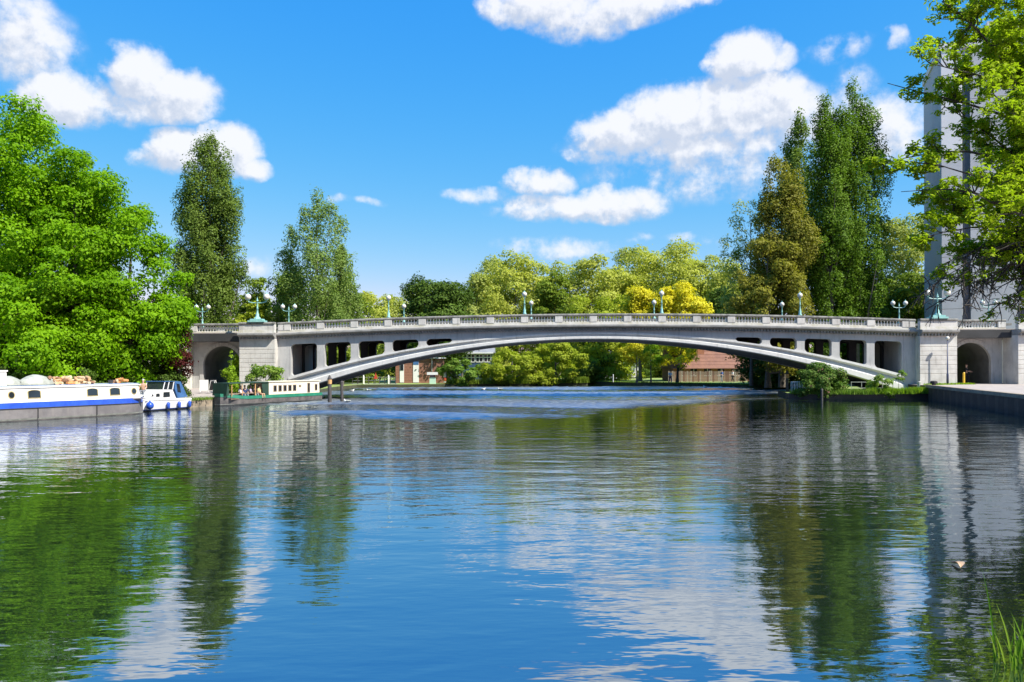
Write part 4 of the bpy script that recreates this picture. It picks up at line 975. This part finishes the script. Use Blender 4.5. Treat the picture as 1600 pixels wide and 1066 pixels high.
# ------------------------------------------------------------------ people
def skin_mesh(name, pts, rad, edges, mat, parent, root=0, sub=1):
    me = bpy.data.meshes.new(name); me.from_pydata(pts, edges, []); me.update(); me.materials.append(mat)
    o = link(name, me, parent)
    o.modifiers.new('skin', 'SKIN')
    if not me.skin_vertices: me.skin_vertices.new(name='skin')
    for i, v in enumerate(me.skin_vertices[0].data):
        v.radius = rad[i] if isinstance(rad[i], tuple) else (rad[i], rad[i]); v.use_root = (i == root)
    sb = o.modifiers.new('subdivision', 'SUBSURF'); sb.levels = sub; sb.render_levels = sub
    return o
def person(lab, loc, rz, shirt, trousers, hair='hair', sit=False, stride=.15, armbend=.25, lean=0, group=None):
    t = thing('person', lab, 'person', loc, rz, group)
    hz = .92 if not sit else .45
    J = dict(pel=(0,0,hz), sto=(0,lean*.3,hz+.2), che=(0,lean*.6,hz+.42), nec=(0,lean*.8,hz+.56), hd0=(0,lean*.85,hz+.64), hd1=(0,lean*.9-.01,hz+.74), hd2=(0,lean*.9,hz+.83))
    for s_, n_ in ((-1,'l'),(1,'r')):
        J['sh'+n_] = (s_*.18,lean*.7,hz+.50); J['el'+n_] = (s_*.25,lean*.6-.04-armbend*.2*(1 if s_ > 0 else .6),hz+.24); J['wr'+n_] = (s_*.22,lean*.6-.10-armbend,hz+.06+armbend*.5); J['ha'+n_] = (s_*.21,lean*.6-.13-armbend*1.2,hz-.02+armbend*.6)
        J['hi'+n_] = (s_*.09,0,hz-.05)
        if sit: J['kn'+n_] = (s_*.12,-.44,hz+.02); J['an'+n_] = (s_*.12,-.46,.08); J['to'+n_] = (s_*.13,-.62,.04)
        else: J['kn'+n_] = (s_*.10,-.06+s_*stride*-.5,.48); J['an'+n_] = (s_*.10,s_*stride*-1+.04,.08); J['to'+n_] = (s_*.11,s_*stride*-1-.12,.04)
    R_ = dict(pel=(.15,.11), sto=(.13,.10), che=(.16,.11), nec=.06, hd0=.065, hd1=(.085,.10), hd2=.07, sh=.06, el=.045, wr=.032, ha=.038, hi=.085, kn=.06, an=.042, to=.035)
    def build(name, keys, ed, mat, grow=0, sub=1):
        ii = {k: i for i, k in enumerate(keys)}
        rad = []
        for k in keys:
            r_ = R_[k] if k in R_ else R_[k[:-1]]
            rad.append(tuple(x+grow for x in r_) if isinstance(r_, tuple) else r_+grow)
        return skin_mesh(name, [J[k] for k in keys], rad, [(ii[a], ii[b]) for a, b in ed], mat, t, 0, sub)
    arm = [(a+n_, b+n_) for n_ in 'lr' for a, b in (('sh','el'),('el','wr'),('wr','ha'))]
    leg = [(a+n_, b+n_) for n_ in 'lr' for a, b in (('hi','kn'),('kn','an'),('an','to'))]
    keys = ['pel','sto','che','nec','hd0','hd1','hd2']+[k+n_ for n_ in 'lr' for k in ('sh','el','wr','ha','hi','kn','an','to')]
    build('body', keys, [('pel','sto'),('sto','che'),('che','nec'),('nec','hd0'),('hd0','hd1'),('hd1','hd2'),('che','shl'),('che','shr'),('pel','hil'),('pel','hir')]+arm+leg, M['skin'])
    build('shirt', ['pel','sto','che','shl','shr','ell','elr'], [('pel','sto'),('sto','che'),('che','shl'),('che','shr'),('shl','ell'),('shr','elr')], M[shirt], .018)
    build('trousers', ['pel','hil','hir','knl','knr','anl','anr'], [('pel','hil'),('pel','hir'),('hil','knl'),('hir','knr'),('knl','anl'),('knr','anr')], M[trousers], .02)
    MB().ball((0, J['hd2'][1]+.025, J['hd2'][2]-.005), .098, 10, 7, (.95,1.05,.9)).obj('hair', M[hair], t, True)
    MB().ball((0, J['hd1'][1]-.10, J['hd1'][2]-.0), .018, 6, 4, (.8,1.2,1.3)).obj('nose', M['skin'], t, True)
    for n_ in 'lr': MB().ball((J['to'+n_][0], J['to'+n_][1]+.05, .045), .05, 8, 5, (1,2.2,.9)).obj('shoe', M['black'], t, True)
    return t
person('person in white top and dark trousers walking on the grass bank', at(1047, 109.5, .45), R(20), 'cloth_white', 'cloth_navy', stride=.2)
person('person in a bright blue jacket walking past the board fence', at(1128, 114.5, .45), R(-70), 'cloth_blue', 'cloth_grey', stride=.22)
person('person in a pale top and black trousers beside the person in blue', at(1145, 114.8, .45), R(-80), 'cloth_white', 'cloth_black', stride=.25)
person('person in dark clothes inside the mouth of the right tunnel', at(1510, 73.6, 1.2), R(40), 'cloth_black', 'cloth_black', stride=.18)

# ------------------------------------------------------------------ boats
def boat_frame(pA, pB):
    """pA near end, pB far end of the visible waterline; local +x runs from A to B, local -y is the visible side"""
    A, B = Vector(pA), Vector(pB); d = (B-A); L_ = d.length; d.normalize(); left = Vector((-d.y, d.x))
    return A, B, d, left, L_
def hull_loft(st, mats, t, names):
    """st: list of (x, [(y,z)...] half-section bottom->top); mirrored"""
    bands = len(st[0][1])-1
    for b in range(bands):
        m_ = MB()
        for sgn in (-1, 1):
            vs = []; fs = []
            for x, sec in st: vs += [(x, sgn*sec[b][0], sec[b][1]), (x, sgn*sec[b+1][0], sec[b+1][1])]
            for i in range(len(st)-1):
                f_ = (2*i, 2*i+2, 2*i+3, 2*i+1); fs.append(f_ if sgn < 0 else f_[::-1])
            m_.add(vs, fs)
        x, sec = st[0]; m_.add([(x,-sec[b][0],sec[b][1]),(x,-sec[b+1][0],sec[b+1][1]),(x,sec[b+1][0],sec[b+1][1]),(x,sec[b][0],sec[b][1])], [(0,1,2,3)])
        x, sec = st[-1]; m_.add([(x,-sec[b][0],sec[b][1]),(x,-sec[b+1][0],sec[b+1][1]),(x,sec[b+1][0],sec[b+1][1]),(x,sec[b][0],sec[b][1])], [(3,2,1,0)])
        m_.obj(names[b], M[mats[b]], t)
# wide blue and white barge
A, B, d, left, L_ = boat_frame((-28.4,44.2), (-23.9,51.6))
HW = 1.25
org = B+left*HW
barge = thing('canal_barge', 'long white canal barge with a blue band and grey hull moored at left', 'boat', (org.x, org.y, 0), math.atan2(d.y, d.x))
LB = 19
def hw_at(x):                       # x<=0 runs back from the bow end
    return HW*(1-max(0, (x+1.0)/1.6)**2*.75) if x > -1 else HW
xs = [-LB, -14, -9, -6, -3, -1.5, -.8, -.2, .25, .6]
hull_loft([(x, [(hw_at(x)*.86,-.5),(hw_at(x)*.97,.06),(hw_at(x),.14),(hw_at(x)*1.0,.68),(hw_at(x)*1.03,.70),(hw_at(x)*1.03,.74),(hw_at(x)*1.0,1.06)]) for x in xs],
          ['hullblack','tarp','hull_grey','black','black','blue'], barge, ['keel','boot_stripe','hull','rubbing_strake','rubbing_strake','gunwale'])
MB().box(-LB, .2, -HW*.97, HW*.97, .98, 1.04).obj('deck', M['hull_grey'], barge)
def cab(x): return (1.18, 1.065), (1.06, 1.92)
cb = MB()
for sgn in (-1, 1):
    q = [(-LB+1,sgn*1.18,1.05),(-.15,sgn*1.18,1.05),(-.25,sgn*1.06,1.92),(-LB+1,sgn*1.06,1.92)]
    cb.add(q, [(0,1,2,3) if sgn < 0 else (3,2,1,0)])
cb.add([(-.15,-1.18,1.05),(.12,-.6,1.05),(.12,.6,1.05),(-.15,1.18,1.05),(-.25,-1.06,1.92),(.0,-.55,1.92),(.0,.55,1.92),(-.25,1.06,1.92)], [(0,1,5,4),(1,2,6,5),(2,3,7,6)])
cb.add([(-LB+1,-1.18,1.05),(-LB+1,1.18,1.05),(-LB+1,1.06,1.92),(-LB+1,-1.06,1.92)], [(3,2,1,0)])
cb.obj('cabin', M['white'], barge)
rf = MB(); ys = [-1.10,-.7,-.25,.25,.7,1.10]; zs_ = [1.90,1.97,2.0,2.0,1.97,1.90]
for i in range(5): rf.add([(-LB+.9,ys[i],zs_[i]+.02),(-.1,ys[i],zs_[i]+.02),(-.1,ys[i+1],zs_[i+1]+.02),(-LB+.9,ys[i+1],zs_[i+1]+.02)], [(0,1,2,3)])
rf.box(-LB+.9, -.1, -1.13, -1.09, 1.87, 1.925).box(-LB+.9, -.1, 1.09, 1.13, 1.87, 1.925)
rf.box(-.12, -.08, -1.09, 1.09, 1.85, 1.92).obj('roof', M['white'], barge)
MB().box(-LB+.9, -.1, -.98, -.94, 1.985, 2.02).obj('grab_rail', M['canvas_blue'], barge)
def s_of(px, off=0):
    k = (px-800)/F; P1 = org-left*(HW-off); return (k*P1.y-P1.x)/(d.x-k*d.y)
def side_pt(x, z, o=0): # on the tumblehome side
    k = (z-1.065)/(1.92-1.065); return (x, -(1.18-.12*k)-o, z)
def arched_window(px, w):
    x = s_of(px, .08); n = 8
    def ring(hw, z0, z1, o, ins=0):
        pts = [(-hw,z0),(hw,z0),(hw,z1)]+[(hw*math.cos(math.pi*i/n), z1+.10*math.sin(math.pi*i/n)) for i in range(1, n)]+[(-hw,z1)]
        a = [side_pt(x+u, z, o) for u, z in pts]; b = [side_pt(x+u, z, -.03) for u, z in pts]; m = len(pts)
        return MB().add(a+b, [tuple(range(m))]+[(i,(i+m),(i+1)%m+m,(i+1)%m) for i in range(m)])
    f_ = ring(w, 1.26, 1.66, .02).obj('window', M['brass'], barge); ring(w-.05, 1.31, 1.64, .03).obj('pane', M['glass'], f_)
for px in (54, 145, 180): arched_window(px, .38 if px == 54 else .36)
for px in (18, 209.5):
    x = s_of(px, .1)
    for rr, o, m_, nm in ((.20,.02,'brass','porthole'),(.15,.03,'glass','pane')):
        a = [side_pt(x+rr*math.cos(2*math.pi*i/16), 1.50+rr*1.15*math.sin(2*math.pi*i/16), o) for i in range(16)]; b = [side_pt(x+rr*math.cos(2*math.pi*i/16), 1.50+rr*1.15*math.sin(2*math.pi*i/16), -.03) for i in range(16)]
        q = MB().add(a+b, [tuple(range(16))]+[(i,i+16,(i+1)%16+16,(i+1)%16) for i in range(16)]).obj(nm, M[m_], barge if nm == 'porthole' else q)
for px in (59, 151): x = s_of(px); MB().box(x-.03, x+.03, -HW-.03, -HW-.001, .1, .67).obj('hull_seam', M['black'], barge)
def barge_pt(x, y, z): q = org+d*x+left*y; return (q.x, q.y, z)
# things on the roof
logm = [MB().lathe([(r_,-l_/2),(r_*1.02,0),(r_,l_/2)], n=7) for r_, l_ in ((.085,.42),(.11,.36),(.07,.46))]
k = 0
rl = random.Random(5)
rows = [(s_of(84), s_of(158), 64), (s_of(192), s_of(208), 9)]
for (xa, xb, nlog) in rows:
    for i in range(nlog):
        lay = (i*7 % 10)/10; x = xa+(xb-xa)*((i+.5)/nlog)+rl.uniform(-.05,.05)
        z = 2.10+(0 if lay < .45 else (.16 if lay < .8 else .31))*(1 if nlog > 20 else .55); y = rl.uniform(-.62, .5)*(1-.4*lay)
        mcol = rl.choice((0,0,1,1,2,2,3)); me = logm[k % 3].mesh('log', LOGM[mcol]); k += 1
        o = link('log', me, None, barge_pt(x, y, z), (R(90)+rl.uniform(-.25,.25), rl.uniform(-.3,.3), rl.uniform(-.9,.9)+math.atan2(d.y,d.x)*rl.choice((0,1))))
        tag(o, '%s firewood log, %s layer, %s side, %s of %s on barge roof' % (('orange','tan','pale','dark brown')[mcol], 'bottom' if lay < .45 else 'middle' if lay < .8 else 'top', 'river' if y < -.05 else 'bank', ('left end','left part','centre','right part','right end')[min(4, int(5*i/nlog))], 'large pile' if nlog > 20 else 'small pile'), 'log', 'firewood logs on the barge roof' if nlog > 20 else 'few logs near the barge bow')
def mound(px, w, h, lab, seed):
    rng = np.random.default_rng(seed); mb = MB(); mb.ball((0,0,0), 1, 16, 12)
    mb.v = [(x*w*(1+.08*math.sin(5*y+seed)), y*.6*(1+.07*math.sin(6*x)), max(-.02, z*h*(1+.10*math.sin(4*x+seed)+.08*math.sin(7*y)))) for x, y, z in mb.v]
    x = s_of(px, .6); o = mb.obj('covered_load', M['tarp'], None, True); o.location = barge_pt(x, -.1, 2.04); o.rotation_euler = (0,0,math.atan2(d.y,d.x)); tag(o, lab, 'tarpaulin')
mound(20, .85, .46, 'pale tarpaulin mound at the left end of the barge roof', 1)
mound(66, 1.15, .52, 'pale tarpaulin mound beside the firewood on the barge roof', 2)
t = thing('roof_box', 'upright white locker at the left edge on the barge roof', 'locker', barge_pt(s_of(2, .5), -.5, 2.0), math.atan2(d.y,d.x))
MB().box(-.25,.25,-.3,.3,0,.82).obj('body', M['white'], t); MB().box(-.3,.3,-.35,.35,.823,.9).obj('lid', M['white'], t)
for px, lab in ((33,'dark plant pot between the two roof mounds'),(178,'dark small box on the barge roof left of the small log pile')):
    o = MB().lathe([(.12,0),(.17,.2),(.15,.2),(.02,.22)], n=9).obj('plant_pot', M['black'], None); o.location = barge_pt(s_of(px,.5), -.4, 2.02); tag(o, lab, 'pot')

# cabin cruiser
A, B, d2, left2, L2 = boat_frame((-24.75,53.6), (-23.4,58.1))
hw2 = .95; o2 = A+left2*hw2
cr = thing('cabin_cruiser', 'small white cabin cruiser with blue canopy and blue fenders', 'boat', (o2.x, o2.y, 0), math.atan2(d2.y, d2.x))
# local x: 0 = bow (near barge), L2 = stern
def w2(x): return hw2*(1-((max(0,.9-x))/.9)**2*.75)
st = [(x, [(w2(x)*.7,-.25),(w2(x)*.88,.10),(w2(x)*.9,.14),(w2(x)*1.0,.62+.12*(1-x/L2)),(w2(x)*1.03,.66+.12*(1-x/L2)),(w2(x)*.98,.76+.12*(1-x/L2))]) for x in (0,.3,.6,.9,1.6,2.6,3.6,L2)]
hull_loft(st, ['black','blue','white','black','white'], cr, ['keel','boot_stripe','hull','rubbing_strake','gunwale'])
MB().poly_prism([(0,-.2),(.4,-.6),(.9,-.93),(L2,-.93),(L2,.93),(.9,.93),(.4,.6),(0,.2)], .62, .70).obj('deck', M['white'], cr)
# cabin, sloping up from bow
cbn = MB().xz_prism([(.35,.72),(3.3,.72),(2.9,1.42),(2.0,1.46),(.75,1.32)], -.80, .80).obj('cabin', M['white'], cr)
for (a, b, z0, z1) in ((.75,1.02,1.02,1.20),(1.25,1.6,1.0,1.20),(1.95,2.6,.94,1.28)):
    w = MB().xz_prism([(a,z0),(b,z0),(b-.03,z1),(a+.03,z1)], -.835, -.801).obj('window', M['winframe'] if a < 1 else M['black'], cr); MB().xz_prism([(a+.05,z0+.04),(b-.05,z0+.04),(b-.07,z1-.04),(a+.07,z1-.04)], -.85, -.836).obj('pane', M['glass'], w)
# wheelhouse: windscreen frame and blue canopy
MB().xz_prism([(2.0,1.47),(2.95,1.43),(3.1,2.02),(2.2,2.05)], -.74, .74).obj('windscreen', M['glass'], cr)
fr = MB()
for y in (-.76, .74):
    for (a, b) in (((2.0,1.47),(2.2,2.05)),((2.45,1.46),(2.62,2.05)),((2.95,1.43),(3.1,2.02))):
        fr.tube([(a[0],y,a[1]),(b[0],y,b[1])], .03, 5)
fr.obj('windscreen_frame', M['winframe'], cr)
MB().xz_prism([(2.1,2.06),(3.1,2.03),(3.75,1.98),(4.45,.86),(3.45,.80),(3.12,1.44),(3.14,2.0),(2.1,2.0)], -.80, .80).obj('canopy', M['canvas_blue'], cr)
MB().xz_prism([(3.4,1.25),(3.75,1.2),(3.6,1.8),(3.3,1.85)], -.82, -.801).obj('canopy_window', M['glass'], cr)
MB().tube([(.15,-.3,.85),(.15,-.3,1.15),(1.0,-.82,1.12),(1.0,-.82,.82)], .015, 5).obj('rail', M['winframe'], cr)
fm = MB().lathe([(.03,-.24),(.11,-.17),(.12,.15),(.04,.24)], n=10).mesh('fender', M['blue'], True)
bm2 = MB().ball((0,0,0), .26, 12, 9).lathe([(.05,.2),(.05,.36)], n=8).mesh('ball_fender', M['blue'], True)
for x, lab in ((.45,'big'),(2.15,'a'),(3.25,'b'),(4.35,'c')):
    yy = -w2(x)-.12 if lab != 'big' else -w2(x)-.22
    link('fender', bm2 if lab == 'big' else fm, cr, (x, yy, .42 if lab == 'big' else .34))
def cr_pt(x, y, z): q = o2+d2*x+left2*y; return (q.x, q.y, z)
person('person with pale hair and tan top sitting on the bow of the white cruiser', cr_pt(.95, .0, 1.0), math.atan2(d2.y,d2.x)-R(60), 'cloth_tan', 'cloth_grey', 'greyhair', sit=True, armbend=.2).scale = (.9,.9,.9)

MB().tube([(.1,.3,.8),(-.2,1.0,.6),(-.5,1.7,.55)], .02, 5).obj('mooring_rope', M['tarp'], cr)
MB().tube([(4.5,.6,.8),(4.9,1.2,.6),(5.2,1.8,.55)], .02, 5).obj('mooring_rope', M['tarp'], cr)
MB().tube([(.3,0,1.1),(.7,.9,.85),(.9,2.0,.6),(.7,3.2,.52)], .025, 5).obj('mooring_rope', M['tarp'], barge)
for px in (100, 168): MB().lathe([(.09,0),(.09,.10),(.14,.12),(.10,.18),(.02,.20)], (s_of(px,.3),.55,2.0), 9).obj('roof_vent', M['brass'], barge)
# green trip boat
A, B, d3, left3, L3 = boat_frame(((372-800)/F*61.6, 61.6), ((503-800)/F*69.5, 69.5))
hw3 = 1.05; o3 = A+left3*hw3
tb_ = thing('trip_boat', 'green and cream narrow trip boat with open awning moored by the left abutment', 'boat', (o3.x, o3.y, 0), math.atan2(d3.y, d3.x))
def s3(px, off=0):
    k = (px-800)/F; P1 = A+left3*off; return (P1.x-k*P1.y)/(k*d3.y-d3.x)
def w3(x): return hw3*(1-max(0,(.9-x)/2.3)**2*.9) if x < .9 else hw3
st = []
for x in (-1.1,-.6,-.1,.3,.9,2,4,6,8,L3-.5,L3+.2):
    e_ = max(0,(.9-x)/2.0); w = w3(x)*(1 if x < L3 else .85); sh = .22*e_**1.3
    st.append((x, [(w*.8,-.4),(w*.94,.1),(w*.97,.14),(w,.46+sh),(w*1.02,.50+sh),(w*1.0,.74+sh)]))
hull_loft(st, ['black','tarp','hullblack','black','green'], tb_, ['keel','boot_stripe','hull','rubbing_strake','gunwale'])
MB().box(-.6, L3, -.95, .95, .50, .56).obj('deck', M['wood'], tb_)
xc = s3(422); xe = s3(501)
cb = MB().xz_prism([(xc,.745),(xe,.745),(xe-.05,1.76),(xc,1.76)], -.90, .90).obj('cabin', M['cream'], tb_)
MB().xz_prism([(xc-.1,1.763),(xe+.1,1.763),(xe+.05,1.82),(xc-.1,1.82)], -.97, .97).obj('roof', M['cream'], tb_)
def w3d(pxa, pxb, z0, z1, name='window'):
    a, b = s3(pxa, .15), s3(pxb, .15)
    w = MB().box(a, b, -.925, -.9, z0, z1).obj(name, M['wood'], tb_); MB().box(a+.06, b-.06, -.94, -.926, z0+.06, z1-.06).obj('pane', M['glass'], w)
for px in (429.5, 437.3, 445, 452.7, 460): w3d(px-2.6, px+2.6, .98, 1.5)
w3d(480, 484, .80, 1.62, 'door'); w3d(491.5, 495.5, .95, 1.5)
x = s3(468.5, .15); MB().box(x-.12, x+.12, -.925, -.9, 1.28, 1.46).obj('vent', M['wood'], tb_)
xa = s3(359); 
MB().xz_prism([(xa,1.70),(xc-.1,1.74),(xc-.1,1.80),(xa,1.76)], -.98, .98).obj('awning', M['dkgreen'], tb_)
MB().xz_prism([(s3(413),.75),(xc-.01,.75),(xc-.01,1.72),(s3(411),1.72)], -.90, -.86).obj('side_curtain', M['dkgreen'], tb_)
MB().xz_prism([(xa-.12,.80),(xa+.12,.80),(xa+.12,1.70),(xa-.02,1.70)], -.8, .8).obj('bow_screen', M['dkgreen'], tb_)
for x in (xa+.3, xa+1.3, xa+2.6, xc-1.4):
    for y in (-.9, .88): MB().box(x, x+.05, y, y+.04, .72, 1.72).obj('awning_post', M['orange'], tb_)
MB().box(xa+.3, xc-.3, .55, .85, .95, 1.0).obj('bench', M['wood'], tb_)
MB().box(xa+.3, xc-.3, -.80, -.5, .90, .95).obj('bench', M['wood'], tb_)
def tb_pt(x, y, z): q = o3+d3*x+left3*y; return (q.x, q.y, z)
rz3 = math.atan2(d3.y, d3.x)
for i, (px, y, sh, tr_, hr, lab) in enumerate(((377,-.45,'cloth_white','cloth_navy','greyhair','person in white and navy seated leftmost under the trip boat awning'),(383,-.5,'cloth_navy','cloth_grey','hair','person in navy seated second from left under the trip boat awning'),
        (393,-.45,'cloth_lilac','cloth_black','greyhair','person in lilac with grey hair seated mid awning on the trip boat'),(398,-.5,'cloth_black','cloth_grey','hair','person in black seated behind the yellow shirt on the trip boat'),(404.5,-.62,'cloth_yellow','cloth_tan','hair','person in a pale yellow shirt leaning at the trip boat side'))):
    person(lab, tb_pt(s3(px, .5), y, .46), rz3+R((10,-20,30,-10,5)[i]), sh, tr_, hr, sit=True, armbend=.15, group='passengers on the trip boat').scale = (.9,.9,.82)

# ------------------------------------------------------------------ birds, leaf, reeds
def gull(px, py, lab, rz):
    Y = Yw(py); t = thing('gull', lab, 'bird', at(px, Y, .0), rz, 'white gulls resting on the water')
    MB().tube([(-.30,0,.14),(-.2,0,.11),(-.05,0,.09),(.12,0,.10),(.20,0,.17),(.22,0,.26),(.29,0,.27)], [.02,.07,.12,.11,.05,.05,.015], 8).obj('body', M['white_feather'], t, True)
    MB().tube([(.29,0,.27),(.36,0,.26)], [.014,.004], 5).obj('beak', M['beak'], t)
    for s_ in (-1, 1): MB().tube([(.06,s_*.10,.14),(-.12,s_*.11,.15),(-.34,s_*.04,.17)], [.05,.06,.01], 6).obj('wing', M['tarp'], t, True)
for px, py, lab, rz in ((755,609.5,'white gull on the water below the round willow, left of two',0),(781,609.5,'white gull on the water below the round willow, right of two',2.8),(550,611,'white gull on the water near the left landing stage',.5),(576,610.5,'white gull on the water in front of the landing stage',3),
                        (1063,607.5,'gull on the water below the walking person in white',.3),(1102,607.3,'gull on the water below the board fence',2.6),(542,628,'white gull beside the plain mooring post',3.1)):
    gull(px, py, lab, rz)
Y = Yw(888); rng = np.random.default_rng(3)
n = 9; pts = []
lf = MB()
for i in range(n):
    k = i/(n-1); w = .055*math.sin(math.pi*min(1, k*1.05))+.004; z = .012+.035*math.sin(k*3.1); x_ = .10*math.sin(k*2.6); lf.v += [(x_-w, -.17+k*.34, z+.02), (x_, -.17+k*.34, z), (x_+w, -.17+k*.34, z+.022)]
for i in range(n-1):
    for j in range(2): a = 3*i+j; lf.f.append((a,a+1,a+4,a+3))
tag(lf.obj('floating_leaf', M['leafbrown'], None, True), 'curled brown and white leaf floating near the right bottom', 'leaf').location = at(1490, Y, 0)
t = thing('reed_clump', 'tall bright green reeds growing from the water at the bottom right corner', 'reeds', at(1612, 8.1, 0))
reedm = leafmat('reed_blade', (.10,.24,.012), (.30,.42,.04), .4)
rr = random.Random(4)
blades = [(-.22,.95),(.02,.98),(-.10,.62)]+[(rr.uniform(-.30,.45), rr.uniform(.25,.62)) for _ in range(46)]
for i, (x, h) in enumerate(blades):
    v = []; f = []; lean = Vector((rr.uniform(-.28,.16) if i > 2 else -.16, rr.uniform(-.2,.2), 0)); y = rr.uniform(-.25,.3); n = 7; w = rr.uniform(.008,.014)
    for j in range(n+1):
        k = j/n; c = Vector((x, y, -.1))+lean*h*k*k*(1.4 if i > 2 else 1)+Vector((0,0,(h+.1)*k*(1-.12*k*abs(lean.x)))); ww = w*(1-k**2.2)+.0008
        v += [tuple(c-Vector((ww,0,0))), tuple(c+Vector((0,ww*.5,0))), tuple(c+Vector((ww,0,0)))]
    for j in range(n):
        for q in range(2): a = 3*j+q; f.append((a,a+1,a+4,a+3))
    me = bpy.data.meshes.new('blade'); me.from_pydata(v, [], f); me.update(); me.shade_smooth()
    a_ = me.attributes.new('tint', 'FLOAT', 'POINT'); a_.data.foreach_set('value', np.full(len(v), rr.random(), dtype='f')); me.materials.append(reedm); link('blade', me, t)
